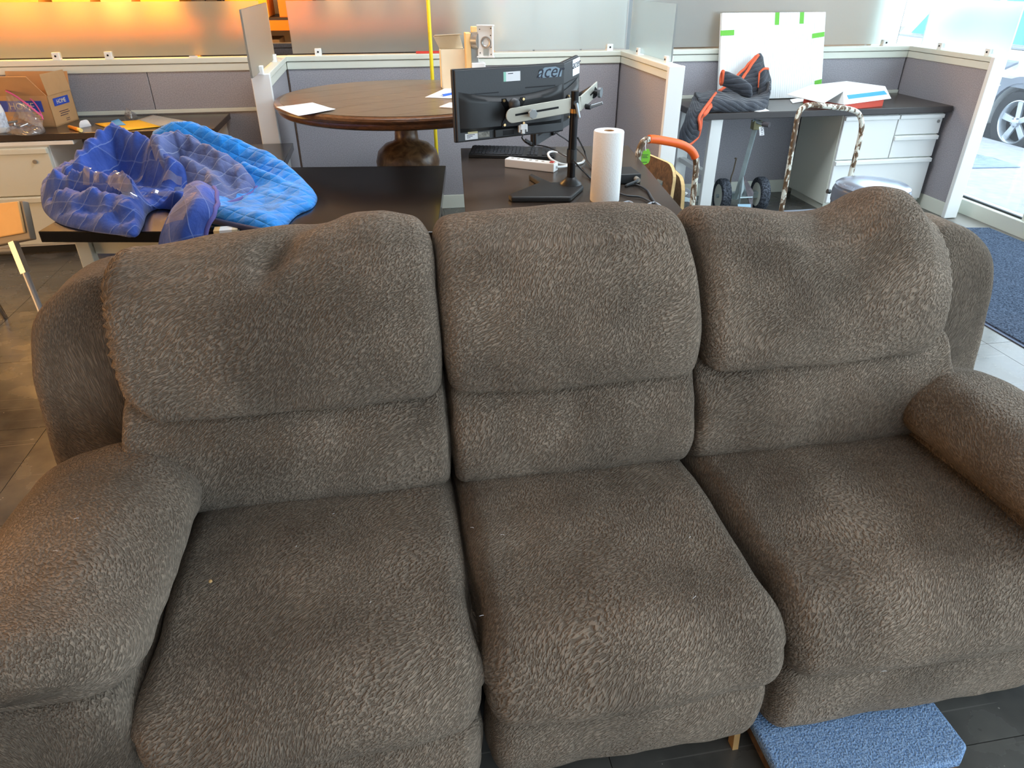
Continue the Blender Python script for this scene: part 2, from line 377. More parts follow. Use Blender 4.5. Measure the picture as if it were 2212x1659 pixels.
# ------------------------------------------------------------------ structure: floor, walls, ceiling, window wall, outside
fl = struct('floor', MB().bb((-6, -3.6, -0.12), (4.25, 9.5, -0.006)), plain('floor_joint', (118, 114, 106), 0.5))
TS = 0.6; tiles = {}
x0, y0 = -1.42 - 8 * TS, 0.78 - 7 * TS
mt = MB().bb((0.0012, 0.0012, -0.008), (TS - 0.0012, TS - 0.0012, 0.0)); first = None
for i in range(18):
    for j in range(15):
        px, py = x0 + i * TS, y0 + j * TS
        if px < -4.3 or px + TS > 4.3 or py > 5.2: continue
        if first is None:
            first = obj('floor_tile', mt, FLOOR, fl, loc=(px, py, 0)); first.data.transform(Matrix.Translation(V((px, py, 0)))); continue
        t = first.copy(); COL.objects.link(t); t.location = (px, py, 0); t.parent = fl
back = MB().bb((-6, 5.4, -0.008), (4.25, 9.5, 0)); obj('floor_slab', back, FLOOR, fl)
struct('ceiling', MB().bb((-6, -6.4, 3.0), (4.4, 9.5, 3.1)), CEIL)  # unseen overhang past the front wall is added to cut the sky light
struct('wall_left', MB().bb((-6.1, -3.6, -0.12), (-6, 9.5, 3.1)), WALLP)
struct('wall_back', MB().bb((-6.1, 9.5, -0.12), (4.4, 9.6, 3.1)), WALLP)
struct('wall_front', MB().bb((-6.1, -3.7, -0.12), (0.3, -3.58, 3.1)), WALLP)
w2 = struct('window_2', MB().bb((0.3, -3.70, -0.02), (4.33, -3.58, 0.095)), CREAM, label='cream storefront window frame behind the viewer')
for x in (0.33, 2.3, 4.27): obj('mullion', MB().bb((x - 0.03, -3.69, 0.09), (x + 0.03, -3.59, 2.95)), CREAM, w2)
obj('head_rail', MB().bb((0.3, -3.70, 2.93), (4.33, -3.58, 3.02)), CREAM, w2)
for x in (0.33, 2.3): obj('window_pane', MB().bb((x + 0.03, -3.645, 0.095), (x + 1.94, -3.637, 2.93)), GLASS, w2)
struct('trim_3', MB().bb((-20, -20, -0.3), (4.33, -3.7, -0.02)), CONC, label='pale pavement in front of the building')
w1 = struct('window_1', MB().bb((4.19, -3.6, -0.02), (4.33, 6.15, 0.095)), CREAM, bevel=0.006, label='cream storefront window frame on the right')
for y in (-3.6, -1.2, 1.2, 3.98, 6.12): obj('mullion', MB().bb((4.21, y - 0.03, 0.09), (4.31, y + 0.03, 2.95)), CREAM, w1, bevel=0.004)
obj('head_rail', MB().bb((4.19, -3.6, 2.93), (4.33, 6.15, 3.02)), CREAM, w1)
obj('glazing_bead', MB().bb((4.225, -3.6, 0.095), (4.245, 6.15, 0.108)), BLACKP, w1)
for y, yn in ((-3.6, -1.2), (-1.2, 1.2), (1.2, 3.98), (3.98, 6.12)):
    obj('window_pane', MB().bb((4.262, y + 0.03, 0.095), (4.27, yn - 0.03, 2.93)), GLASS, w1)
struct('wall_right', MB().bb((4.19, 6.15, -0.02), (4.33, 9.5, 3.0)), CEIL)
struct('trim_1', MB().bb((4.33, -5, -0.3), (6.50, 16, -0.02)), CONC, label='pale concrete pavement outside the window')
struct('trim_2', MB().bb((6.50, -6, -0.5), (30, 26, -0.16)), ASPH, label='street surface beyond the pavement')

# ------------------------------------------------------------------ SOFA
sofa = thing('reclining_sofa', 'large three seat dark brown crinkled fabric reclining sofa filling the foreground', 'sofa', (0.43, 1.2, 0))
def cushion(prof, x0, x1, r=0.05, nx=46, nv=110, mod=None, gather=(0, 0, 0), wr=0.004, ws=7.0, seed=0.0, capbulge=0.012, dent=None, axis='x', vs=1):
    """closed profile in the other two axes swept along one axis with rounded, slightly domed ends"""
    pr = cr([(0, a, b) for a, b in prof], nv, True); cy_ = sum(p.y for p in pr) / nv; cz_ = sum(p.z for p in pr) / nv
    hy = (max(p.y for p in pr) - min(p.y for p in pr)) / 2; hz = (max(p.z for p in pr) - min(p.z for p in pr)) / 2
    st = []                                    # (x, inset, endness)
    for k in (0.0, 0.3, 0.6, 0.85): st.append((0 - capbulge * (1 - k * k), r + (1 - k) * 10 + 0.001, 1))
    for k in range(9): a = math.pi / 2 * k / 8; st.append((r * (1 - math.cos(a)), r * (1 - math.sin(a)), 1 - k / 8))
    half = st; Ln = x1 - x0; full = [(x0 + d, i, e) for d, i, e in half]
    nm = nx
    for k in range(1, nm): full.append((x0 + r + (Ln - 2 * r) * k / nm, 0, 0))
    full += [(x1 - d, i, e) for d, i, e in half[::-1]]
    rows = []
    L = [0.0]
    for i in range(nv): L.append(L[-1] + (pr[(i + 1) % nv] - pr[i]).length)
    for x, ins, e in full:
        row = []
        for i, p in enumerate(pr):
            if ins > r + 0.0005:
                k = max(0.0, 1 - (ins - r) / 10); k0y, k0z = max(0, 1 - r / hy), max(0, 1 - r / hz); sy_, sz_ = k0y * k, k0z * k
            else: sy_, sz_ = max(0.02, 1 - ins / hy), max(0.02, 1 - ins / hz)
            q = V((x, cy_ + (p.y - cy_) * sy_, cz_ + (p.z - cz_) * sz_))
            t = (x - x0) / Ln
            if mod: q = mod(q, t, i / nv)
            row.append(q)
        rows.append(row)
    m = len(rows); mid = m // 2
    tot = sum(((rows[mid + 1][i] - rows[mid - 1][i]).cross(rows[mid][(i + 1) % nv] - rows[mid][i - 1])).dot(rows[mid][i] - V((rows[mid][i].x, cy_, cz_))) for i in range(nv)); flip = tot < 0
    src = [list(r_) for r_ in rows]
    for a in range(m):
        for i in range(nv):
            p = src[a][i]; n_ = (src[min(a + 1, m - 1)][i] - src[max(a - 1, 0)][i]).cross(src[a][(i + 1) % nv] - src[a][i - 1])
            if n_.length < 1e-9: continue
            n_.normalize()
            if flip: n_.negate()
            d = wr * (noise.noise(p * ws + V((seed, 3.1 * seed, 0))) + 0.6 * noise.noise(p * ws * 2.3 + V((0, seed, seed))))
            x = p.x; de = (x - x0) if gather[2] < 0 else (x1 - x)
            if gather[0]:
                d += gather[0] * math.exp(-((de - 0.015) / 0.035) ** 2) * math.sin(L[i] * gather[1] + 3 * noise.noise(p * 4))
            if dent: d += dent(p)
            rows[a][i] = p + n_ * d
    for row in rows: row.append(row[0])
    mb = MB(); k = nv + 1; P = []; F = []; U = []
    ux = [0.0]
    for a in range(1, m): ux.append(ux[-1] + max((rows[a][0] - rows[a - 1][0]).length if 4 <= a < m - 4 else 0.03, 1e-4))
    for row in rows: P += row[:nv]
    for a in range(m - 1):
        for i in range(nv):
            j = (i + 1) % nv
            F.append((a * nv + i, a * nv + j, (a + 1) * nv + j, (a + 1) * nv + i))
            U.append([(ux[a] + seed, vs * L[i]), (ux[a] + seed, vs * L[i + 1]), (ux[a + 1] + seed, vs * L[i + 1]), (ux[a + 1] + seed, vs * L[i])])
    if axis == 'y': P = [V((p.y, p.x, p.z)) for p in P]
    mb.add(P, F, U); return mb
def sobj(name, mb, **k): return obj(name, mb, SOFA, sofa, smooth=180, **k)

seat_prof = [(1.56, 0.36), (1.54, 0.45), (1.40, 0.474), (1.25, 0.486), (1.10, 0.495), (0.97, 0.495), (0.88, 0.474), (0.818, 0.43), (0.792, 0.375), (0.805, 0.325), (0.85, 0.298), (0.95, 0.29), (1.2, 0.285), (1.45, 0.29)]
def seat_mod(k):
    def f(q, t, s):
        b = 1 - (2 * t - 1) ** 2
        if q.y < 1.05: q.y -= 0.022 * b * min(1, (1.05 - q.y) / 0.2)
        if q.z > 0.4: q.z += k * b - 0.006
        return q
    return f
def seat_dent(x):
    def f(p):
        if p.z < 0.40: return 0
        return -0.012 * math.exp(-((p.y - 1.0) / 0.10) ** 2) * (0.7 + 0.4 * math.sin(p.x * 9)) + 0.010 * math.exp(-((p.y - 0.86) / 0.05) ** 2)
    return f
for a, b, s in ((-0.525, 0.088, 1.0), (0.096, 0.694, 2.0), (0.704, 1.375, 3.0)):
    sobj('seat_cushion', cushion(seat_prof, a, b, 0.05, seed=s, mod=seat_mod(0.012), dent=seat_dent(a), wr=0.006, ws=5, vs=-1))
flap_prof = [(0.96, 0.29), (0.90, 0.31), (0.85, 0.305), (0.822, 0.275), (0.810, 0.215), (0.815, 0.15), (0.835, 0.108), (0.88, 0.094), (0.96, 0.10)]
for a, b, s in ((-0.50, 0.082, 4.0), (0.106, 0.688, 5.0), (0.712, 1.372, 6.0)):
    sobj('footrest_panel', cushion(flap_prof, a, b, 0.042, nx=36, nv=70, seed=s, wr=0.004, ws=8, vs=-1))
lumb_prof = [(1.46, 0.43), (1.395, 0.445), (1.352, 0.48), (1.335, 0.535), (1.348, 0.61), (1.385, 0.68), (1.44, 0.735), (1.55, 0.75), (1.60, 0.65), (1.56, 0.48)]
def lumb_mod(q, t, s):
    b = 1 - (2 * t - 1) ** 2
    if q.y < 1.45: q.y -= 0.012 * b
    return q
for a, b, s in ((-0.63, 0.083, 7.0), (0.098, 0.70, 8.0), (0.704, 1.42, 9.0)):
    sobj('lumbar_cushion', cushion(lumb_prof, a, b, 0.026, nx=40, nv=80, seed=s, mod=lumb_mod, wr=0.006, ws=9))
head_prof = [(1.56, 0.71), (1.46, 0.708), (1.388, 0.712), (1.362, 0.732), (1.358, 0.80), (1.388, 0.88), (1.435, 0.95), (1.49, 1.01), (1.55, 1.047), (1.615, 1.056), (1.68, 1.035), (1.735, 0.97), (1.75, 0.86), (1.70, 0.75)]
def hm_left(q, t, s):
    w = max(0, (q.z - 0.70) / 0.35)
    q.z += w * (-0.045 + 0.062 * min(1, t / 0.78)) - w * 0.02 * max(0, (t - 0.85) / 0.15)
    q.y -= 0.015 * (1 - (2 * t - 1) ** 2) * (1 if q.y < 1.5 else 0)
    q.x += (1 - t) ** 3 * (0.05 * max(0, 0.98 - q.z) / 0.28 + 0.035 * max(0, 0.78 - q.z) / 0.09)
    return q
def hm_mid(q, t, s):
    w = max(0, (q.z - 0.70) / 0.35); b = 1 - abs(2 * t - 1) ** 4
    q.z += w * (-0.012 + 0.022 * b)
    q.y -= 0.02 * (1 - (2 * t - 1) ** 2) * (1 if q.y < 1.5 else 0)
    return q
def hm_right(q, t, s):
    w = max(0, (q.z - 0.70) / 0.35)
    q.z += w * (-0.030 * math.exp(-((t - 0.50) / 0.20) ** 2) + 0.034 * math.exp(-((t - 0.75) / 0.13) ** 2) - 0.07 * max(0, (t - 0.84) / 0.16) - 0.010)
    q.y -= 0.015 * (1 - (2 * t - 1) ** 2) * (1 if q.y < 1.5 else 0)
    q.x -= t ** 3 * (0.09 * max(0, 0.98 - q.z) / 0.28 + 0.02 * max(0, 0.78 - q.z) / 0.09)
    return q
def crease(x0, y0, z0, dx, dy, dz, w, d):
    a = V((x0, y0, z0)); u = V((dx, dy, dz)); L2 = u.length_squared
    def f(p):
        k = max(0, min(1, (p - a).dot(u) / L2)); return -d * math.exp(-((p - a - u * k).length / w) ** 2)
    return f
def multi(*fs): return lambda p: sum(f(p) for f in fs)
dl = multi(crease(-0.27, 1.52, 1.02, 0.10, 0.12, 0.03, 0.035, 0.022), crease(-0.29, 1.47, 0.99, 0.03, 0.06, 0.06, 0.03, 0.012))
dr = multi(crease(1.00, 1.50, 0.98, 0.06, 0.08, 0.04, 0.03, 0.010), crease(0.74, 1.50, 0.95, 0.12, 0.05, 0.06, 0.018, 0.01), crease(0.74, 1.47, 0.90, 0.14, 0.0, 0.03, 0.018, 0.008))
heads = []
for a, b, s, md, de, ge in ((-0.628, 0.080, 10.0, hm_left, dl, -1), (0.090, 0.692, 11.0, hm_mid, None, 0), (0.712, 1.405, 12.0, hm_right, dr, 1)):
    heads.append(sobj('head_cushion', cushion(head_prof, a, b, 0.034 if s == 11.0 else 0.042, nx=52, nv=120, seed=s, mod=md, wr=0.005, ws=6, gather=(0.0055 if ge else 0, 225, ge), dent=de)))
# wings: rounded panels at the two ends of the back, mirrored about the middle of the sofa
wing_o = [(-0.50, 0.12), (-0.89, 0.12), (-0.915, 0.30), (-0.915, 0.46), (-0.90, 0.62), (-0.88, 0.75), (-0.845, 0.85), (-0.78, 0.915), (-0.70, 0.95), (-0.61, 0.945), (-0.53, 0.87), (-0.50, 0.70)]
SX = 0.412
for sgn, s in ((1, 13.0), (-1, 14.0)):
    pf = [((x if sgn == 1 else 2 * SX - x), z) for x, z in wing_o]
    sobj('back_wing', cushion(pf, 1.60, 1.82, 0.05, nx=10, nv=120, seed=s, wr=0.004, ws=6, axis='y'))
obj('back_frame', MB().bb((-0.5, 1.66, 0.12), (1.32, 1.84, 0.80)), SOFA, sofa, bevel=0.03)
# arms
pad_o = [(-0.53, 0.512), (-0.488, 0.53), (-0.468, 0.56), (-0.475, 0.60), (-0.52, 0.638), (-0.58, 0.66), (-0.68, 0.655), (-0.77, 0.63), (-0.835, 0.585), (-0.86, 0.55), (-0.835, 0.525), (-0.70, 0.512)]
body_o = [(-0.53, 0.12), (-0.53, 0.30), (-0.53, 0.49), (-0.66, 0.52), (-0.80, 0.50), (-0.825, 0.35), (-0.825, 0.20), (-0.82, 0.12), (-0.68, 0.115)]
def arm_mod(q, t, s):          # long axis is q.x here, q.y is across
    q.z -= 0.03 * max(0, (t - 0.55) / 0.45) ** 2; q.z += 0.02 * max(0, 1 - t / 0.5)
    e = max(0, (t - 0.70) / 0.30)
    if e > 0: q.y += 0.09 * min(1, max(0, (q.y + 0.66) / 0.15)) * -e ** 2.2
    f = max(0, (0.16 - t) / 0.16); q.y -= 0.035 * f * f * min(1, max(0, (q.y + 0.66) / 0.15))
    return q
def arm_mod_r(q, t, s):
    q.y = 2 * SX - q.y; q = arm_mod(q, t, s); q.y = 2 * SX - q.y; return q
for sgn, s in ((1, 15.0), (-1, 16.0)):
    SX = 0.412 if sgn == 1 else 0.394
    m_ = lambda x: x if sgn == 1 else 2 * SX - x
    sobj('arm_pad', cushion([(m_(x), z) for x, z in pad_o], 0.795, 1.47, 0.06, nx=44, nv=96, seed=s, wr=0.006, ws=7, axis='y', mod=arm_mod if sgn == 1 else arm_mod_r))
    sobj('arm_body', cushion([(m_(x), z) for x, z in body_o], 0.825, 1.62, 0.03, nx=24, nv=80, seed=s + 4, wr=0.003, ws=7, axis='y'))
obj('base_frame', MB().bb((-0.52, 0.95, 0.118), (1.34, 1.66, 0.285)), BLACKM, sofa)
for x, y in ((-0.74, 0.90), (1.56, 0.90), (-0.74, 1.66), (1.56, 1.66)): obj('wooden_foot', MB().cyl((x, y, 0), (x, y, 0.13), 0.028, 14, 0.036), OAKL, sofa, smooth=40, label='pale wooden foot')
obj('wooden_foot', MB().prism([(0.666, 0.862, 0), (0.680, 0.862, 0), (0.680, 0.885, 0), (0.666, 0.885, 0)], (-0.01, 0, 0.125)), OAKL, sofa, label='pale wooden foot')
# lint and crumbs caught in the pile
lm = MB()
for px, py, z in ((1085, 1155, .497), (1020, 1140, .5), (1040, 1330, .47), (1190, 1600, .22), (1170, 1590, .22), (1490, 1160, .5), (1500, 1290, .5), (1900, 1150, .5), (1910, 1450, .30), (1970, 1390, .38), (640, 1180, .5), (720, 1110, .49), (800, 1300, .5), (560, 1080, .49), (120, 1190, .665), (165, 1120, .665), (1150, 875, .60), (1200, 850, .66), (1450, 850, .66), (300, 700, .9)):
    p = PZ(px, py, z); a = random.random() * 6.3; d = V((math.cos(a), math.sin(a), 0)) * random.uniform(.002, .006)
    lm.tube([p - d, p + V((0.001, 0, 0.001)), p + d], 0.0004, 4)
obj('lint', lm, PAPER, sofa, kind='stuff', label='pale lint specks')
crumb = obj('crumb', MB().lathe([(0.0, 0), (0.004, 0.001), (0.003, 0.004), (0.0, 0.005)], PZ(455, 1257, 0.507), 7), OAKL, None)
setp(crumb, 'tiny tan crumb lying on the left seat of the brown sofa', 'crumb')

# ------------------------------------------------------------------ cubicle partitions
def partition(label, axis, a0, a1, f0, pane, brk, group='grey cubicle partitions', seams=(), strip=None, post=None, fmat=PANEL, th=0.075, glass=True, H=1.07):
    """axis 'x': runs a0..a1 along X, front face at Y=f0.  axis 'y': runs along Y, left face at X=f0."""
    mid = f0 + th / 2
    def B(a, b, d0, d1, z0, z1):
        return MB().bb((a, f0 + d0, z0), (b, f0 + d1, z1)) if axis == 'x' else MB().bb((f0 + d0, a, z0), (f0 + d1, b, z1))
    t = thing('cubicle_partition', label, 'partition', ((a0 + a1) / 2, mid, 0) if axis == 'x' else (mid, (a0 + a1) / 2, 0), group)
    cuts = [a0] + list(seams) + [a1]
    for u, v in zip(cuts, cuts[1:]):
        if strip:
            obj('fabric_panel', B(u + 0.002, v - 0.002, 0.008, th - 0.008, 0.10, strip - 0.012), fmat, t, bevel=0.003)
            obj('fabric_panel', B(u + 0.002, v - 0.002, 0.008, th - 0.008, strip + 0.012, 0.995), fmat, t, bevel=0.003)
        else: obj('fabric_panel', B(u + 0.002, v - 0.002, 0.008, th - 0.008, 0.10, 0.995), fmat, t, bevel=0.003)
    if strip: obj('mid_rail', B(a0, a1, -0.002, th + 0.002, strip - 0.012, strip + 0.012), CREAM, t, bevel=0.002)
    obj('top_rail', B(a0, a1, 0.0, th, 0.99, 1.035), CREAM, t, bevel=0.003)
    obj('rail_cap', B(a0, a1, -0.007, th + 0.007, 1.038, H), CREAM, t, bevel=0.004)
    obj('base_rail', B(a0, a1, 0.002, th - 0.002, 0.0, 0.10), CREAM, t, bevel=0.003)
    if post is not None:
        obj('end_post', B(post - 0.035, post + 0.0, -0.012, th + 0.014, 0.0, H), WHITE, t, bevel=0.004)
    if glass:
        obj('glass_pane', B(pane[0], pane[1], th / 2 - 0.005, th / 2 + 0.005, 1.082, 1.392), FROST, t, label='frosted glass pane')
        for u in brk:
            b = obj('glass_bracket', B(u - 0.022, u + 0.022, th / 2 - 0.022, th / 2 + 0.022, H - 0.002, H + 0.042), WHITE, t, bevel=0.003)
            c = (u, f0 + th / 2 - 0.024, H + 0.022) if axis == 'x' else (f0 + th / 2 - 0.024, u, H + 0.022)
            d = V((0, 0.004, 0)) if axis == 'x' else V((0.004, 0, 0))
            obj('screw', MB().cyl(V(c) - d * 0.3, V(c) + d, 0.006, 10), BLACKM, b)
    return t
p1 = partition('long grey partition behind the cardboard box, its frosted glass glowing orange', 'x', -4.2, -0.694, 5.27, (-4.1, -0.735), (-2.02, -1.71, -0.80), seams=(-1.50,), strip=0.748)
obj('paper_label', MB().bb((-1.215, 5.266, 1.072), (-1.165, 5.276, 1.082)), WPL, p1)
partition('short grey wing partition ending in a white post left of the round table', 'y', 4.36, 5.345, -0.690, (4.05, 5.02), (4.33, 4.95), post=4.36)
p3 = partition('grey partition with pale frosted glass behind the round table', 'x', -0.611, 1.697, 5.27, (-0.565, 1.735), (-0.40, 1.62))
obj('red_tape', MB().bb((0.25, 5.285, 1.072), (0.50, 5.297, 1.086)), RED, p3, label='red strip')
partition('grey wing partition between the monitors and the black moving blanket', 'y', 4.33, 5.345, 1.700, (4.40, 5.20), (4.98, 4.45), post=4.33)
partition('grey partition with white glass behind the foam board', 'x', 1.778, 3.972, 5.27, (1.83, 3.88), (1.95, 3.78), strip=0.748)
partition('grey wing partition with white post beside the storefront window', 'y', 4.44, 5.345, 3.975, (4.36, 5.20), (4.98, 4.52), post=4.44)
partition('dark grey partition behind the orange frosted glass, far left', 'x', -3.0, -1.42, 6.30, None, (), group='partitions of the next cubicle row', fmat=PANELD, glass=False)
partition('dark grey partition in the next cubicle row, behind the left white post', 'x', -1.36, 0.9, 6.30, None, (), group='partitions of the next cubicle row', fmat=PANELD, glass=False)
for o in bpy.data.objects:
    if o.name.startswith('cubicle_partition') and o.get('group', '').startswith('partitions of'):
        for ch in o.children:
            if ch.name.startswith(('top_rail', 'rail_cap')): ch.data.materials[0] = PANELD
# wall outlet low on the back partition
ot = thing('wall_outlet', 'white wall outlet low on the partition under the black blanket', 'outlet', (2.13, 5.272, 0.42))
obj('cover_plate', MB().bb((2.075, 5.258, 0.385), (2.185, 5.270, 0.455)), WPL, ot, bevel=0.003)
for x in (2.11, 2.15): obj('socket', MB().bb((x - 0.014, 5.256, 0.405), (x + 0.014, 5.259, 0.435)), BLACKP, ot)

# ------------------------------------------------------------------ back room: racks with goods
def rack(x0, x1, y, label):
    t = thing('pallet_rack', label, 'rack', ((x0 + x1) / 2, y, 0), 'pallet racks in the back room')
    for x in (x0, x1):
        for d in (0, 0.8): obj('upright', MB().bb((x - 0.04, y + d - 0.04, 0), (x + 0.04, y + d + 0.04, 2.6)), RACKB, t)
    for z in (0.42, 1.14, 1.95):
        for d in (0, 0.8): obj('beam', MB().bb((x0 + 0.04, y + d - 0.03, z - 0.09), (x1 - 0.04, y + d + 0.03, z)), RACKO, t)
        obj('shelf_deck', MB().bb((x0 + 0.04, y - 0.02, z), (x1 - 0.04, y + 0.82, z + 0.02)), RACKB, t)
    return t
rack(-4.2, -1.65, 8.1, 'orange beamed pallet rack far left in the back room'); rack(-1.55, 0.9, 8.1, 'orange beamed pallet rack seen behind the left white post')
goods = [(-3.95, .5, (226, 150, 50)), (-3.35, .42, (208, 160, 80)), (-2.85, .34, (196, 160, 84)), (-2.45, .28, (232, 190, 110)), (-2.05, .36, (236, 176, 60)), (-1.25, .4, (226, 170, 50)), (-0.78, .34, (214, 120, 40)), (-0.36, .26, (196, 160, 130)), (0.0, .30, (180, 150, 130)), (0.36, .28, (200, 150, 90)), (0.68, .22, (190, 170, 150))]
adj = ['orange', 'ochre', 'olive tan', 'pale yellow', 'bright yellow', 'deep yellow', 'rust', 'beige', 'mauve tan', 'honey', 'greyish']
for k, (x, w, c) in enumerate(goods):
    g = thing('stock_carton', adj[k] + ' carton on the upper shelf of the far pallet rack', 'box', (x, 8.45, 1.16), 'cartons on the far racks')
    m_ = plain('carton_' + adj[k].replace(' ', '_'), c, 0.8)
    hh = 0.30 + 0.10 * ((k * 7) % 5) / 4
    obj('carton_body', MB().bb((x - w / 2, 8.2, 1.16), (x + w / 2, 8.7, 1.16 + hh)), m_, g, bevel=0.006)
    obj('tape_seam', MB().bb((x - w / 2 + 0.004, 8.42, 1.16 + hh - 0.001), (x + w / 2 - 0.004, 8.47, 1.16 + hh + 0.001)), CARDP, g)
lowg = [(-3.85, .55, (224, 158, 70)), (-3.2, .6, (232, 176, 96)), (-2.55, .5, (216, 150, 70)), (-2.0, .44, (230, 170, 80)), (-1.2, .42, (214, 160, 96)), (-0.30, .5, (206, 170, 126)), (0.28, .46, (196, 168, 136)), (0.72, .26, (186, 170, 150))]  # cartons added so orange shows through the frosted glass
ladj = ['wide amber', 'widest pale orange', 'plain tan', 'golden', 'light brown', 'sand coloured', 'dull beige', 'narrow stone coloured']
for k, (x, w, c) in enumerate(lowg):
    g = thing('stock_carton', ladj[k] + ' carton added on the lower shelf of the far pallet rack to tint the glass orange', 'box', (x, 8.45, 0.44), 'cartons on the far racks')
    obj('carton_body', MB().bb((x - w / 2, 8.2, 0.44), (x + w / 2, 8.7, 0.96 + 0.05 * ((k * 3) % 3))), plain('carton_' + ladj[k].replace(' ', '_'), c, 0.8), g, bevel=0.006)
    obj('tape_seam', MB().bb((x - 0.03, 8.199, 0.60), (x + 0.03, 8.201, 0.96)), CARDP, g)
for k, (x, c, nm) in enumerate(((-0.62, (226, 190, 160), 'pale'), (-0.78, (190, 120, 120), 'pinkish'))):
    b = thing('spray_bottle', nm + ' small bottle on the lower shelf of the far rack', 'bottle', (x, 8.2, 0.44), 'bottles on the far rack')
    m_ = plain(nm + '_bottle', c, 0.5); obj('bottle_body', MB().lathe([(0.04, 0), (0.042, 0.18), (0.03, 0.25), (0.015, 0.27)], (x, 8.2, 0.44), 16), m_, b, smooth=40); obj('bottle_cap', MB().cyl((x, 8.2, 0.71), (x, 8.2, 0.76), 0.016, 12), WPL, b)
wbx = thing('white_storage_cabinet', 'white cabinet behind the right partitions, only its top edge showing', 'cabinet', (1.5, 7.2, 0))
obj('cabinet_body', MB().bb((0.75, 7.2, 0.0), (2.6, 7.7, 1.62)), plain('pale_grey_enamel', (176, 186, 190), 0.5), wbx, bevel=0.006)
for x in (1.22, 1.68, 2.14): obj('cabinet_door', MB().bb((x - 0.22, 7.185, 0.05), (x + 0.22, 7.2, 1.58)), WHITE, wbx, bevel=0.004)
fl_ = thing('pink_flower_bunch', 'small pink flower bunch just above the middle partition glass', 'flowers', (1.097, 6.9, 1.04))
fm = MB()
for k in range(9):
    a = k * 2.4; p = V((1.097 + 0.03 * math.cos(a), 6.9 + 0.03 * math.sin(a), 1.325 + 0.012 * (k % 4))); fm.lathe([(0, -.012), (.012, -.006), (.014, 0), (.008, .01), (0, .012)], p, 7)
obj('blossoms', fm, plain('pink_petals', (226, 140, 180), 0.8), fl_, smooth=60)
obj('stem_vase', MB().lathe([(0.03, 0), (0.04, 0.1), (0.022, 0.26), (0.026, 0.29)], (1.097, 6.9, 1.04), 14), WPL, fl_, smooth=60)
vs = thing('tall_plant_stand', 'slim white stand holding the pink flowers behind the glass', 'stand', (1.097, 6.9, 0)); obj('stand_post', MB().bb((1.027, 6.85, 0.03), (1.147, 6.95, 1.02)), WPL, vs); obj('stand_base', MB().bb((0.947, 6.75, 0), (1.247, 7.05, 0.03)), WPL, vs); obj('stand_top', MB().bb((0.997, 6.80, 1.02), (1.197, 7.0, 1.04)), WPL, vs)
pl = thing('yellow_pole', 'tall thin yellow pole standing behind the round table', 'pole', (0.345, 5.14, 0))
obj('shaft', MB().cyl((0.345, 5.14, 0.02), (0.338, 5.14, 1.85), 0.0125, 14), YPOLE, pl, smooth=40); obj('foot_cap', MB().cyl((0.345, 5.14, 0), (0.345, 5.14, 0.03), 0.016, 14), BLACKP, pl); obj('top_cap', MB().cyl((0.338, 5.14, 1.84), (0.338, 5.14, 1.87), 0.015, 14), BLACKP, pl)

# ------------------------------------------------------------------ desks and cabinets
def poly_top(poly, z0, z1): return MB().prism([(x, y, z0) for x, y in poly], (0, 0, z1 - z0))
ld = thing('corner_desk', 'long dark desk against the left partition carrying the cardboard box', 'desk', (-2.4, 4.97, 0))
obj('desk_top', MB().bb((-4.1, 4.70, 0.692), (-1.03, 5.262, 0.73)), DESK, ld, bevel=0.003)
obj('end_panel', MB().bb((-1.09, 4.76, 0.0), (-1.06, 5.24, 0.692)), WHITE, ld, bevel=0.002, label='white end panel')
obj('end_panel', MB().bb((-4.06, 4.76, 0.0), (-4.03, 5.24, 0.692)), WHITE, ld, bevel=0.002, label='white end panel')
fc = thing('filing_cabinet', 'white two drawer filing cabinet under the left desk, warm light painted cream on its drawers', 'cabinet', (-2.4, 5.0, 0))
obj('cabinet_case', MB().bb((-2.75, 4.72, 0.05), (-1.985, 5.22, 0.665)), WHITE, fc, bevel=0.004)
obj('top_lip', MB().bb((-2.75, 4.70, 0.665), (-1.84, 5.2, 0.688)), WHITE, fc, bevel=0.003)
obj('plinth', MB().bb((-2.74, 4.75, 0.0), (-2.0, 5.2, 0.05)), BLACKP, fc)
for z0, z1 in ((0.375, 0.655), (0.07, 0.368)):
    d = obj('drawer', MB().bb((-2.745, 4.695, z0), (-1.992, 4.72, z1)), CREAM, fc, bevel=0.004)  # white drawer fronts, warm light put into their cream colour
    obj('drawer_pull', MB().bb((-2.74, 4.683, z1 - 0.035), (-1.995, 4.698, z1 - 0.004)), CREAM, d, bevel=0.004)
    if z0 > 0.3: obj('lock', MB().cyl((-2.08, 4.697, 0.575), (-2.08, 4.687, 0.575), 0.012, 14), STEEL, d)
d2 = thing('return_desk', 'small dark desk end with white side panel behind the blue blankets', 'desk', (-0.8, 4.0, 0))
obj('desk_top', MB().bb((-1.30, 3.74, 0.692), (-0.515, 4.19, 0.73)), DESKB, d2, bevel=0.003)
obj('end_panel', MB().bb((-0.565, 3.78, 0), (-0.54, 4.16, 0.692)), WHITE, d2, bevel=0.002)
obj('end_panel', MB().bb((-1.28, 3.78, 0), (-1.255, 4.16, 0.692)), WHITE, d2, bevel=0.002)
bt = thing('black_table', 'glossy black table under the heap of blue moving blankets', 'table', (-0.5, 3.1, 0))
BTP = [(-1.291, 2.755), (0.155, 2.50), (0.277, 3.515), (-1.17, 3.70)]
obj('table_top', poly_top(BTP, 0.688, 0.73), DESKB, bt, bevel=0.003)
for x, y in ((-1.19, 2.86), (0.10, 2.62), (0.19, 3.42), (-1.08, 3.58)): obj('leg', MB().bb((x - 0.025, y - 0.025, 0), (x + 0.025, y + 0.025, 0.688)), CREAM, bt, bevel=0.003)
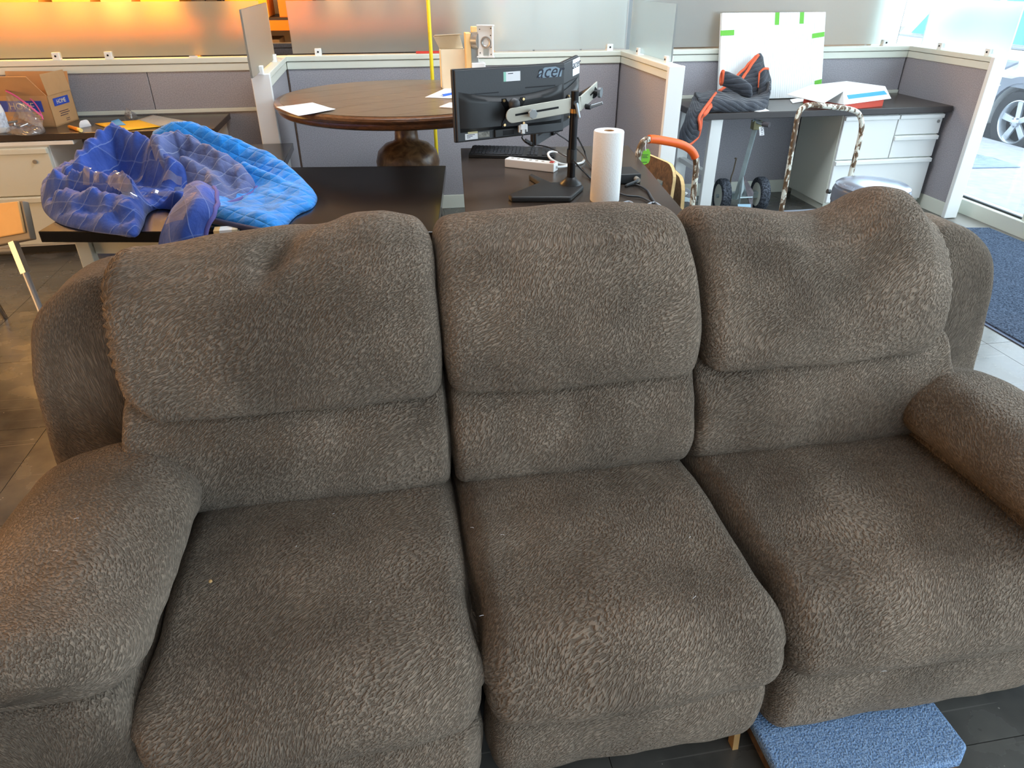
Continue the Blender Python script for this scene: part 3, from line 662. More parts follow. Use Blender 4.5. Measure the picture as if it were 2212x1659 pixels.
obj('cross_rail', MB().prism([(-1.16, 2.86, 0.60), (0.08, 2.645, 0.60), (0.08, 2.67, 0.60), (-1.16, 2.885, 0.60)], (0, 0, 0.07)), CREAM, bt)
ctr = thing('monitor_desk', 'dark desk carrying the two monitors and the paper towel roll', 'desk', (0.75, 3.1, 0))
CTP = [(0.391, 3.897), (1.305, 3.81), (1.12, 2.42), (0.255, 2.42)]
obj('desk_top', poly_top(CTP, 0.692, 0.73), DESK, ctr, bevel=0.003)
obj('modesty_panel', MB().prism([(0.44, 3.82, 0.12), (1.25, 3.74, 0.12), (1.25, 3.76, 0.12), (0.44, 3.84, 0.12)], (0, 0, 0.57)), CREAM, ctr)
for a in ((0.43, 3.80), (1.24, 3.72), (1.07, 2.5), (0.31, 2.5)): obj('leg', MB().bb((a[0] - 0.03, a[1] - 0.03, 0), (a[0] + 0.03, a[1] + 0.03, 0.692)), CREAM, ctr, bevel=0.003)
rd = thing('right_desk', 'long dark desk against the right partition carrying the foam board', 'desk', (3.0, 4.95, 0))
obj('desk_top', MB().bb((2.085, 4.64, 0.695), (3.968, 5.262, 0.735)), [DESKE], rd, bevel=0.003)
obj('top_laminate', MB().bb((2.09, 4.645, 0.735), (3.965, 5.26, 0.7365)), DESK, rd)
g_ = obj('leg_frame', MB().bb((2.17, 4.66, 0.0), (2.255, 4.70, 0.695)), WHITE, rd, bevel=0.004)
obj('leg_frame', MB().bb((2.17, 5.18, 0.0), (2.255, 5.22, 0.695)), WHITE, rd, bevel=0.004)
obj('leg_stretcher', MB().bb((2.19, 4.70, 0.655), (2.235, 5.18, 0.69)), WHITE, rd, bevel=0.003); obj('leg_stretcher', MB().bb((2.19, 4.70, 0.30), (2.235, 5.18, 0.335)), WHITE, rd, bevel=0.003)
pc = thing('drawer_cabinet', 'white drawer cabinet under the right desk beside the window', 'cabinet', (3.56, 4.95, 0))
obj('cabinet_case', MB().bb((3.165, 4.70, 0.055), (3.945, 5.22, 0.69)), CREAM, pc, bevel=0.004)
obj('plinth', MB().bb((3.19, 4.74, 0), (3.93, 5.2, 0.055)), CREAM, pc)
def drawer(x0, x1, z0, z1, lock=None):
    d = obj('drawer', MB().bb((x0, 4.678, z0), (x1, 4.702, z1)), WHITE, pc, bevel=0.004)
    obj('drawer_pull', MB().bb((x0, 4.662, z1 - 0.032), (x1, 4.68, z1 - 0.003)), WHITE, d, bevel=0.005)
    if lock: obj('lock', MB().cyl((lock, 4.681, z1 - 0.055), (lock, 4.672, z1 - 0.055), 0.011, 12), STEEL, d)
drawer(3.17, 3.585, 0.385, 0.685); drawer(3.592, 3.94, 0.545, 0.685, 3.91); drawer(3.592, 3.94, 0.385, 0.538); drawer(3.17, 3.94, 0.075, 0.378)

# ------------------------------------------------------------------ round pedestal table
RT = V((0.115, 4.265, 0)); RR = 0.705
rt = thing('round_pedestal_table', 'high round dark wood table on a turned urn pedestal', 'table', RT)
obj('table_rim', MB().lathe([(0.0, 0.905), (0.60, 0.905), (0.64, 0.885), (0.672, 0.885), (0.685, 0.893), (0.690, 0.905), (0.690, 0.915), (0.700, 0.921), (0.707, 0.932), (0.703, 0.943), (0.694, 0.9485), (0.0, 0.9485)], RT, 96), TABLER, rt, smooth=35)
nb = 7; half = RR - 0.035
for k in range(nb):
    a0 = -half + 2 * half * k / nb + 0.0008; a1 = -half + 2 * half * (k + 1) / nb - 0.0008
    P = []
    for i in range(9): y = a0 + (a1 - a0) * i / 8; P.append((math.sqrt(max(half * half - y * y, 0)), y))
    for i in range(9): y = a1 + (a0 - a1) * i / 8; P.append((-math.sqrt(max(half * half - y * y, 0)), y))
    q = [(x, y) for x, y in P]; qq = []
    for p in q:
        if not qq or (abs(p[0] - qq[-1][0]) + abs(p[1] - qq[-1][1])) > 1e-4: qq.append(p)
    c, s = math.cos(0.62), math.sin(0.62)
    obj('top_board', MB().prism([(RT.x + c * x - s * y, RT.y + s * x + c * y, 0.9485) for x, y in qq], (0, 0, 0.0028)), TABLEW, rt)
obj('pedestal', MB().lathe([(0.30, 0.0), (0.31, 0.04), (0.27, 0.08), (0.17, 0.12), (0.10, 0.18), (0.08, 0.27), (0.075, 0.36), (0.10, 0.43), (0.150, 0.49), (0.180, 0.545), (0.186, 0.595), (0.170, 0.65), (0.128, 0.688), (0.080, 0.704), (0.069, 0.714), (0.066, 0.75), (0.060, 0.82), (0.08, 0.875), (0.20, 0.905)], RT, 48), PEDEST, rt, smooth=60)

# ------------------------------------------------------------------ things on the round table
def sheet(name, label, pts, z, mat=PAPER, cat='paper', group=None, curl=0.0, th=0.0015):
    p = [PZ(x, y, z) for x, y in pts]; c = sum(p, V((0, 0, 0))) / 4; n = 12; rows = []
    for i in range(n + 1):
        a = p[0].lerp(p[3], i / n); b = p[1].lerp(p[2], i / n); row = []
        for j in range(n + 1):
            q = a.lerp(b, j / n); q.z += th / 2 + 0.0006 + curl * ((j / n) ** 3) * 0.5 + curl * ((i / n) ** 4) + curl * 0.08 * (1 + math.sin(j * 0.9 + i * 0.6)); row.append(q)
        rows.append(row)
    o = obj(name, MB().grid(rows), mat, None, smooth=180, solid=th, loc=c)
    return setp(o, label, cat, group)
Zt = 0.9515
sheet('paper_sheet', 'white sheet curling over the left edge of the round table', [(596, 232), (675, 223), (725, 239), (645, 253)], Zt, curl=0.004)
sheet('paper_sheet', 'white sheet with blue pen on the round table, left of the monitor', [(918, 211), (968, 189), (1040, 196), (990, 214)], Zt, curl=0.003)
sheet('paper_pad', 'small white pad at the front of the round table beside the monitor', [(949, 233), (972, 224), (1020, 226), (1000, 237)], Zt, th=0.006)
pen = thing('blue_pen', 'blue pen lying on a sheet on the round table', 'pen', PZ(965, 204, Zt))
a, b = PZ(956, 206, Zt + .008), PZ(985, 201, Zt + .008); obj('barrel', MB().cyl(a, b, 0.007, 10), plain('blue_pen_plastic', (36, 92, 220), 0.4), pen); obj('tip', MB().cyl(a, a + (a - b) * 0.3, 0.005, 8, 0.001), STEEL, pen)
# open narrow carton
ob = thing('open_carton', 'narrow open beige carton with its flap up on the round table', 'box', (0.40, 4.50, Zt))
X0, X1, Y0, Y1, ZT = 0.352, 0.495, 4.47, 4.57, 1.165
cb = MB().bb((X0, Y0, Zt), (X1, Y0 + 0.004, ZT)); cb.bb((X0, Y1 - 0.004, Zt), (X1, Y1, ZT)); cb.bb((X0, Y0, Zt), (X0 + 0.004, Y1, ZT - 0.004)); cb.bb((X1 - 0.004, Y0, Zt), (X1, Y1, ZT - 0.004)); cb.bb((X0, Y0, Zt), (X1, Y1, Zt + 0.004))
obj('carton_body', cb, CARDP, ob)
obj('flap', MB().prism([(X0 - 0.03, Y1 - 0.004, 1.225), (X1 - 0.02, Y1 - 0.004, 1.232), (X1, Y1, ZT), (X0, Y1, ZT)], (0, 0.003, 0)), CARDP, ob)
obj('flap', MB().prism([(X0 - 0.03, Y1 - 0.004, 1.225), (X1 - 0.02, Y1 - 0.004, 1.232), (X1 - 0.012, Y1 - 0.06, 1.240), (X0 - 0.025, Y1 - 0.05, 1.234)], (0, 0, 0.003)), CARDP, ob)
# printer-like white monitor stand with mounting plate
ms = thing('monitor_stand', 'white and tan monitor stand with a steel mounting plate on the round table', 'stand', (0.53, 4.42, Zt))
obj('column', MB().bb((0.490, 4.38, Zt), (0.520, 4.46, 1.255)), TANV, ms, bevel=0.003, label='tan side of column'); obj('column_cover', MB().bb((0.5205, 4.37, Zt), (0.60, 4.46, 1.10)), WPL, ms, bevel=0.004)
obj('slider', MB().bb((0.5205, 4.40, 1.10), (0.565, 4.46, 1.255)), STEEL, ms, bevel=0.003); obj('top_knob', MB().bb((0.528, 4.41, 1.255), (0.56, 4.45, 1.285)), TANV, ms, bevel=0.003)
obj('hinge_disc', MB().cyl((0.545, 4.40, 1.215), (0.575, 4.37, 1.215), 0.045, 24), STEEL, ms, smooth=40)
pm = frame((0.60, 4.335, 1.215), (0.90, -0.42, 0), (0, 0, 1))
def PLt(x, y, z=0): return pm[1] + pm[0] @ V((x, y, z))
pb = MB().box(PLt(0, 0, 0), (0.088, 0.165, 0.004), pm[0]); pb.box(PLt(0, 0.08, 0.008), (0.1, 0.006, 0.02), pm[0]); pb.box(PLt(0, -0.08, 0.008), (0.1, 0.006, 0.02), pm[0]); pb.box(PLt(0.042, 0, 0.008), (0.005, 0.16, 0.02), pm[0]); pb.box(PLt(-0.046, 0, -0.01), (0.006, 0.15, 0.02), pm[0])
plate = obj('mount_plate', pb, WHITE, ms, bevel=0.001)
obj('hub_ring', MB().lathe([(0.020, 0), (0.030, 0.002), (0.030, 0.006), (0.022, 0.007), (0.018, 0.003)], PLt(0.0, -0.005, 0.003), 24, pm[0], caps=False), STEEL, plate, smooth=60)
obj('bracket_tab', MB().box(PLt(0.0, -0.055, 0.004), (0.03, 0.035, 0.004), pm[0]), GALV, plate)
for x, y in ((-0.035, 0.06), (0.03, 0.065), (0.028, 0.03), (-0.035, -0.06), (0.03, -0.066), (0.03, -0.03)): obj('screw', MB().cyl(PLt(x, y, 0.001), PLt(x, y, 0.004), 0.003, 8), BLACKM, plate)

# ------------------------------------------------------------------ left desk: carton, bag, bottle, papers
Zd = 0.7305
bx = thing('moving_carton', 'open brown moving carton with blue printed bands on the left desk', 'box', (-2.15, 5.05, Zd))
a_ = math.atan2(0.31, 0.05)
B0 = V((-1.992, 4.915, Zd)); ux = V((-0.985, 0.17, 0)).normalized(); uy = V((0.17, 0.985, 0)).normalized()
Lx, Ly, Hh = 0.40, 0.26, 0.178
def BP(a, b, z): return B0 + ux * a + uy * b + V((0, 0, z))
def wallp(p, q, z0=0, z1=Hh, t=0.004):
    n = (q - p).cross(V((0, 0, 1))).normalized() * t
    return MB().prism([p + V((0, 0, z0)), q + V((0, 0, z0)), q + V((0, 0, z1)), p + V((0, 0, z1))], n)
m = MB()
for p, q in ((BP(0, 0, 0), BP(Lx, 0, 0)), (BP(Lx, 0, 0), BP(Lx, Ly, 0)), (BP(Lx, Ly, 0), BP(0, Ly, 0)), (BP(0, Ly, 0), BP(0, 0, 0))):
    w_ = wallp(p, q); m.add(w_.v, w_.f)
m.prism([BP(0, 0, 0.002), BP(Lx, 0, 0.002), BP(Lx, Ly, 0.002), BP(0, Ly, 0.002)], (0, 0, 0.004))
obj('carton_body', m, CARD, bx)
def flap(p, q, out, up, t=0.004):
    d = V(out) + V((0, 0, up)); return MB().prism([p, q, q + d, p + d], (q - p).cross(d).normalized() * t)
obj('flap', flap(BP(0.005, 0, Hh), BP(Lx - 0.005, 0, Hh), -uy * 0.055 + ux * 0.05, 0.112), CARD, bx)
obj('flap', flap(BP(0, 0.005, Hh), BP(0, Ly - 0.005, Hh), ux * 0.012, 0.118), CARD, bx)
obj('flap', flap(BP(0.005, Ly, Hh), BP(Lx - 0.005, Ly, Hh), uy * 0.03, 0.105), CARD, bx)
obj('flap', flap(BP(Lx, 0.005, Hh), BP(Lx, Ly - 0.005, Hh), ux * 0.05, 0.085), CARD, bx)
def on_front(a, z, w, h, mat, name): return obj(name, MB().prism([BP(a, -0.001, z), BP(a + w, -0.001, z), BP(a + w, -0.001, z + h), BP(a, -0.001, z + h)], -uy * 0.001), mat, bx)
def on_side(b, z, w, h, mat, name): return obj(name, MB().prism([BP(-0.001, b, z), BP(-0.001, b + w, z), BP(-0.001, b + w, z + h), BP(-0.001, b, z + h)], -ux * 0.001), mat, bx)
on_front(0.045, 0.088, 0.25, 0.062, BLUEI, 'printed_band'); on_side(0.045, 0.112, 0.165, 0.044, BLUEI, 'printed_band')
text('lettering', 'HOME', 0.055, BP(0.17, -0.0025, 0.118), -ux, (0, 0, 1), CARDP, bx); text('lettering', 'HOME', 0.036, BP(-0.0025, 0.125, 0.133), uy, (0, 0, 1), CARDP, bx)
for k in range(3): on_side(0.075 + 0.008 * (k % 2), 0.075 - k * 0.012, 0.10 - 0.015 * (k == 2), 0.004, KRAFTI, 'printed_line')
for k in range(2): on_side(0.125, 0.028 - k * 0.010, 0.04, 0.003, KRAFTI, 'printed_line')
for k in range(4): on_front(0.07, 0.070 - k * 0.014, 0.05 + 0.02 * (k % 2), 0.004, KRAFTI, 'printed_line')
# bottle at the frame's left edge
bo = thing('white_bottle', 'white plastic bottle at the left edge of the desk', 'bottle', PZ(2, 288, Zd)); bc = PZ(2, 288, Zd) + V((-0.01, 0.04, 0))
obj('bottle_body', MB().lathe([(0.040, 0), (0.046, 0.006), (0.046, 0.12), (0.040, 0.15), (0.018, 0.175), (0.016, 0.185)], bc, 28), WPL, bo, smooth=45)
obj('bottle_cap', MB().lathe([(0.019, 0.186), (0.019, 0.215), (0.0, 0.217)], bc, 20), CARDP, bo, smooth=40)
obj('printed_label', MB().lathe([(0.0466, 0.03), (0.0468, 0.031), (0.0468, 0.11), (0.0466, 0.111)], bc, 28), plain('bottle_label', (206, 214, 226), 0.5, var=0.3, vscale=60), bo, smooth=45)
# heap: a lumpy body over an outline, height from ridges
class Heap:
    def __init__(s, outline, ridges, z, base=0.03, nz=0.012, ns=10, seed=0, flare=1.0):
        s.o = cr([PZ(x, y, z + 0.01) for x, y in outline], 150, True); s.z = z; s.base = base; s.nz, s.ns, s.seed = nz, ns, seed
        s.r = []
        for pts, w in ridges:
            P = [(PZ(x, y, z + h), h) for x, y, h in pts]; Q = []
            for (p, h), (q, g) in zip(P, P[1:]):
                for k in range(8): Q.append((p.lerp(q, k / 8), h + (g - h) * k / 8))
            Q.append(P[-1]); s.r.append((Q, w))
        s.c = sum(s.o, V((0, 0, 0))) / len(s.o)
    def h(s, x, y):
        v = s.base
        for Q, w in s.r:
            best = 0
            for p, h in Q: best = max(best, h * math.exp(-((x - p.x) ** 2 + (y - p.y) ** 2) / (w * w)))
            v = (v ** 5 + best ** 5) ** 0.2
        n = noise.noise(V((x * s.ns, y * s.ns, s.seed))); n2 = noise.noise(V((x * s.ns * 2.6, y * s.ns * 2.6, s.seed + 5)))
        r = 1 - abs(noise.noise(V((x * s.ns * 0.8, y * s.ns * 0.8, s.seed + 9)))) * 2
        return max(0.006, v + s.nz * (n + 0.5 * n2) + s.nz * 0.9 * r)
    def mesh(s, nr=34):
        m = len(s.o); P = []; F = []; U = []
        rr = [1 - (1 - k / nr) ** 1.0 for k in range(nr + 1)]
        for k, t in enumerate(rr):
            for q in s.o:
                p = s.c.lerp(q, t); e = (1 - max(0, (t - 0.80) / 0.2) ** 2.2); P.append(V((p.x, p.y, s.z + 0.002 + s.h(p.x, p.y) * max(e, 0.0) ** 0.6)))
        for q in s.o: p = s.c.lerp(q, 0.96); P.append(V((p.x, p.y, s.z + 0.001)))
        for k in range(nr + 1):
            for i in range(m):
                j = (i + 1) % m; f = (k * m + i, k * m + j, (k + 1) * m + j, (k + 1) * m + i); F.append(f)
                U.append([(P[a].x, P[a].y + P[a].z * 0.9) for a in f])
        return MB().add(P, F, U)
bag = Heap([(14, 285), (30, 288), (60, 290), (92, 285), (95, 275), (70, 268), (30, 270), (12, 276)], [([(26, 215, .13), (45, 230, .115), (70, 250, .075), (88, 262, .04)], 0.06)], Zd, 0.02, 0.012, 26, 3)
bg = thing('zip_bag', 'clear plastic zip bag with a pink zip in front of the carton', 'bag', PZ(50, 285, Zd))
g = loft([[PZ(12, 250, Zd + .06), PZ(14, 214, Zd + .16), PZ(13, 196, Zd + .21)], [PZ(40, 255, Zd + .07), PZ(38, 226, Zd + .14), PZ(34, 208, Zd + .185)], [PZ(70, 268, Zd + .05), PZ(66, 242, Zd + .10), PZ(62, 228, Zd + .14)], [PZ(92, 276, Zd + .03), PZ(93, 262, Zd + .06), PZ(92, 252, Zd + .08)]], 22, 22, 0.008, 30)
mbag = bag.mesh(); mbag.grid(g); obj('bag_film', mbag, BAGF, bg, smooth=180, fixn=False)
obj('zip_strip', MB().tube(cr([PZ(13, 196, Zd + .21), PZ(34, 208, Zd + .185), PZ(62, 228, Zd + .14), PZ(92, 252, Zd + .08)], 24), 0.0055, 6), PINK, bg, smooth=180)
obj('zip_strip', MB().tube(cr([PZ(30, 196, Zd + .20), PZ(64, 212, Zd + .165), PZ(84, 236, Zd + .11), PZ(93, 258, Zd + .07)], 24), 0.004, 6), PINK, bg, smooth=180)
pm_ = MB()
for k in range(16): p = bag.c + V((random.uniform(-.07, .07), random.uniform(-.03, .03), random.uniform(.01, .05))); d = V((random.uniform(-1, 1), random.uniform(-1, 1), random.uniform(-.2, .5))).normalized() * random.uniform(.012, .03); pm_.cyl(p - d, p + d, random.uniform(.003, .008), 7)
obj('small_parts', pm_, STEEL, bg, kind='stuff', label='loose small metal parts')
st = thing('orange_lighter', 'small orange stick lying on the left desk before the carton', 'tool', PZ(155, 278, Zd)); a, b = PZ(148, 273, Zd + .011), PZ(170, 280, Zd + .011)
obj('barrel', MB().tube(cr([a, a.lerp(b, .5), b], 12), [.006, .009, .010, .010, .010, .010, .010, .011, .011, .012, .012, .010], 12), plain('amber_plastic', (232, 150, 30), 0.3), st, smooth=40); obj('end_cap', MB().cyl(b, b + (b - a) * 0.22, 0.011, 12), plain('pale_yellow_plastic', (250, 226, 140), 0.4), st)
tg = obj('folded_tag', MB().grid(loft([[PY(172, 279, 4.86), PY(190, 278, 4.90), PY(198, 276, 4.92)], [PY(171, 268, 4.86), PY(190, 268, 4.90), PY(198, 272, 4.94)], [PY(174, 261, 4.87), PY(188, 259, 4.91), PY(196, 270, 4.95)]], 12, 12)), PAPER, None, smooth=180, solid=0.001, loc=PZ(182, 279, Zd))
setp(tg, 'small folded white paper tag standing on the left desk', 'tag')
sheet('grey_document', 'printed grey sheet at the back of the left desk', [(288, 262), (330, 249), (402, 262), (345, 273)], Zd, PAPERG)
sheet('yellow_envelope', 'bright yellow envelope on the left desk beside the blue blanket', [(205, 268), (300, 260), (346, 274), (255, 284)], Zd + 0.002, YELLOW, 'envelope', th=0.003)
sheet('blue_tape_piece', 'piece of blue tape stuck on the yellow envelope', [(240, 262), (256, 257), (272, 270), (245, 272)], Zd + 0.006, BLUET, 'tape', th=0.001)
cw = setp(obj('crumpled_wrapper', Heap([(268, 250), (280, 253), (296, 250), (290, 246), (275, 246)], [([(274, 237, .05), (284, 243, .035)], 0.03)], Zd, 0.008, 0.012, 40, 8).mesh(14), FILM, None, smooth=60, loc=PZ(280, 250, Zd)), 'small crumpled clear wrapper at the back of the left desk', 'wrapper')

# ------------------------------------------------------------------ moving blankets on the black table
Zb = 0.7305
az = Heap([(330, 372), (336, 340), (380, 330), (450, 335), (520, 350), (600, 372), (662, 402), (684, 420), (676, 444), (640, 462), (612, 492), (597, 503), (560, 500), (520, 492), (470, 482), (440, 470), (420, 430)],
    [([(338, 284, .185), (372, 266, .22), (415, 268, .215), (470, 290, .178), (530, 314, .14), (590, 340, .105), (640, 370, .07), (672, 402, .035)], 0.09), ([(525, 352, .107), (570, 372, .08), (610, 392, .055), (652, 412, .04)], 0.05), ([(470, 452, .05), (540, 462, .05), (610, 470, .045)], 0.10)], Zb, 0.030, 0.010, 11, 1)
azt = thing('azure_blanket', 'bright azure quilted moving blanket, rightmost of the heap on the black table', 'blanket', az.c, 'moving blankets on the black table')
obj('quilt', az.mesh(44), AZURE, azt, smooth=180)
bp = [PZ(x, y, Zb + .022) for x, y in ((450, 474), (480, 481), (520, 490), (560, 498), (598, 504))]; obj('edge_binding', MB().tube(cr(bp, 40), 0.012, 8), NAVY, azt, smooth=180)
sl = Heap([(316, 380), (325, 352), (370, 342), (430, 346), (490, 366), (540, 396), (558, 410), (545, 426), (505, 443), (455, 452), (400, 448), (350, 420)],
    [([(338, 300, .215), (372, 293, .212), (410, 300, .20), (450, 320, .17), (490, 346, .13), (525, 375, .085), (550, 402, .05)], 0.085), ([(400, 345, .14), (440, 372, .10), (470, 400, .07), (490, 425, .04)], 0.07), ([(345, 330, .17), (375, 372, .10)], 0.06)], Zb, 0.035, 0.018, 16, 2)
slt = thing('slate_blanket', 'slate blue quilted moving blanket lying between the royal and azure ones', 'blanket', sl.c, 'moving blankets on the black table')
obj('quilt', sl.mesh(40), SLATE, slt, smooth=180)
obj('edge_binding', MB().tube(cr([PZ(x, y, Zb + h) for x, y, h in ((455, 450, .02), (490, 444, .02), (520, 434, .02), (546, 420, .02), (556, 408, .025))], 36), 0.016, 8, flat=0.7), VIOLET, slt, smooth=180)
ro = Heap([(92, 398), (87, 425), (96, 455), (130, 480), (196, 496), (250, 503), (291, 508), (308, 484), (318, 458), (345, 447), (400, 452), (445, 440), (466, 418), (436, 402), (380, 388), (330, 356), (270, 345), (180, 350), (120, 372)],
    [([(163, 348, .15), (196, 308, .20), (222, 284, .23), (246, 279, .235), (275, 289, .22), (305, 300, .205), (335, 318, .18), (372, 350, .14)], 0.075), ([(92, 396, .09), (125, 378, .12), (180, 374, .14), (240, 384, .13), (290, 392, .13)], 0.05), ([(102, 432, .05), (150, 424, .075), (210, 420, .09), (265, 432, .085), (298, 462, .06)], 0.06), ([(320, 388, .13), (375, 384, .135), (425, 392, .125), (460, 414, .10)], 0.042)], Zb, 0.03, 0.024, 14, 4)
rot = thing('royal_blanket', 'royal blue quilted moving blanket with clear tape, leftmost of the heap on the black table', 'blanket', ro.c, 'moving blankets on the black table')
mr = ro.mesh(48)
hang = loft([[PY(400, 398, 2.90), PY(430, 388, 2.90), PY(462, 404, 2.86)], [PY(392, 425, 2.74), PY(432, 408, 2.70), PY(468, 425, 2.74)], [PY(372, 455, 2.65), PY(418, 440, 2.58), PY(466, 448, 2.64)], [PY(354, 485, 2.60), PY(402, 478, 2.52), PY(452, 480, 2.585)], [PY(342, 520, 2.585), PY(390, 520, 2.51), PY(440, 520, 2.57)], [PY(338, 560, 2.585), PY(386, 560, 2.52), PY(432, 560, 2.57)]], 30, 40, 0.010, 14, 2)
mr.grid(hang); obj('quilt', mr, ROYAL, rot, smooth=180, fixn=False)
obj('edge_binding', MB().tube([r[-1] for r in hang], 0.009, 8), VIOLET, rot, smooth=180)
def ribbon(pts, w, up=0.006):
    P = cr([PZ(x, y, Zb + h) for x, y, h in pts], 40); rows = []
    for i, p in enumerate(P):
        d = (P[min(i + 1, 39)] - P[max(i - 1, 0)]); d.z = 0; s = V((-d.y, d.x, 0)).normalized() * w
        row = []; hz_ = [ro.h(*(p + s * (k / 2 - 1)).xy) for k in range(5)]; hm = max(hz_)
        for k in range(5): q = p + s * (k / 2 - 1); row.append(V((q.x, q.y, Zb + 0.7 * hz_[k] + 0.3 * hm + up)))
        rows.append(row)
    return MB().grid(rows)
for pts, w in (([(180, 378, .14), (220, 340, .18), (270, 316, .2), (325, 302, .21)], .015), ([(205, 385, .13), (250, 352, .16), (310, 332, .19), (378, 330, .19)], .014), ([(250, 395, .12), (300, 372, .14), (350, 358, .16), (400, 356, .16)], .013)):
    obj('packing_tape', ribbon(pts, w), FILM, rot, smooth=180, fixn=False, label='shiny clear packing tape')
tp = [[V(q) + V((0, -0.006, 0.004)) for q in r[2:16]] for r in hang[16:29]]; obj('packing_tape', MB().grid(tp), FILM, rot, smooth=180, fixn=False, label='shiny clear packing tape')
tpp = ribbon([(240, 386, .13), (262, 400, .12), (285, 422, .10)], .025, .012); obj('packing_tape', tpp, FILM, rot, smooth=180, fixn=False, label='shiny clear packing tape')
fb = setp(obj('blue_floor_heap', Heap([(172, 520), (200, 514), (260, 514), (300, 522), (280, 530), (210, 532)], [([(190, 512, .05), (240, 510, .06), (285, 516, .04)], 0.12)], 0.0, 0.03, 0.012, 9, 6).mesh(20), ROYAL, None, smooth=180, loc=PZ(230, 520, 0)), 'dark blue heap on the floor under the black table', 'blanket')  # low blue heap below the table, what it is stays open
wc = thing('small_carton', 'small white and tan carton at the front edge of the black table', 'box', PZ(490, 508, Zb))
c0 = PZ(463, 511, Zb); c1 = PZ(515, 507, Zb); du = (c1 - c0); du.z = 0; Lw = du.length; du.normalize(); dn = V((-du.y, du.x, 0))
for nm, a, b, m_ in (('carton_end', 0, .24, TANV), ('carton_body', .24, .76, WPL), ('carton_flap', .76, 1, CARDP)):
    obj(nm, MB().prism([c0 + du * Lw * a, c0 + du * Lw * b, c0 + du * Lw * b + dn * 0.05, c0 + du * Lw * a + dn * 0.05], (0, 0, 0.020)), m_, wc)
pcn = setp(obj('lilac_card', MB().prism([PZ(898, 497, Zb), PZ(911, 497, Zb), PZ(915, 507, Zb), PZ(900, 510, Zb)], (0, 0, 0.006)), plain('lilac_card', (190, 186, 226), 0.6), None, loc=PZ(905, 503, Zb)), 'small lilac card peeking between the left and middle sofa cushions', 'card')

# ------------------------------------------------------------------ chair at the left edge
ch = thing('visitor_chair', 'tan backed chair with chrome leg at the left edge of the frame', 'chair', (-1.95, 3.3, 0))
q = [PY(-60, 540, 3.52), PY(65, 516, 3.25), PY(47, 433, 3.33), PY(-60, 445, 3.60)]; nn = (q[1] - q[0]).cross(q[3] - q[0]).normalized()
if nn.y > 0: nn = -nn
obj('backrest_shell', MB().prism(q, -nn * 0.03), GREYE, ch, bevel=0.006)
qi = [q[0].lerp(q[3], .16), q[1].lerp(q[2], .16) + (q[0] - q[1]) * 0.03, q[2] + (q[3] - q[2]) * 0.03 - V((0, 0, .004)), q[3] - V((0, 0, .004))]; obj('backrest_pad', MB().prism([p + nn * 0.001 for p in qi], nn * 0.012), TANV, ch, bevel=0.005)
sq = [V((-2.50, 3.30, 0.43)), V((-1.95, 3.26, 0.43)), V((-2.02, 3.70, 0.44)), V((-2.50, 3.74, 0.44))]; obj('seat', MB().prism(sq, (0, 0, 0.035)), TANV, ch, bevel=0.01)
lt, lb = PY(30, 527, 3.29), PY(100, 700, 3.12); ld_ = (lb - lt); lf = lt + ld_ * (lt.z / -ld_.z) * 1.0
lm_ = lt.lerp(lf, 0.22)
obj('leg_bracket', MB().tube([lt + V((0, 0, .01)), lm_], 0.020, 4), STEEL, ch); obj('leg', MB().cyl(lm_ - ld_ * 0.02, lf, 0.0135, 14), plain('dull_steel', (176, 178, 182), 0.4, 0.4), ch, smooth=40)
o2 = V((-0.55, 0.02, 0)); obj('leg_bracket', MB().tube([lt + o2, lm_ + o2], 0.020, 4), STEEL, ch); obj('leg', MB().cyl(lm_ + o2, lf + o2, 0.0135, 14), CHROME, ch, smooth=40)
for p in ((-2.05, 3.62), (-2.45, 3.66)): obj('leg', MB().cyl((p[0], p[1], 0.43), (p[0] + 0.02, p[1] + 0.08, 0), 0.0135, 14), CHROME, ch, smooth=40)
obj('side_rail', MB().cyl(lt + V((-0.55, 0.02, -0.03)), lt + V((0.0, 0.0, -0.03)), 0.014, 12), STEEL, ch, smooth=40)

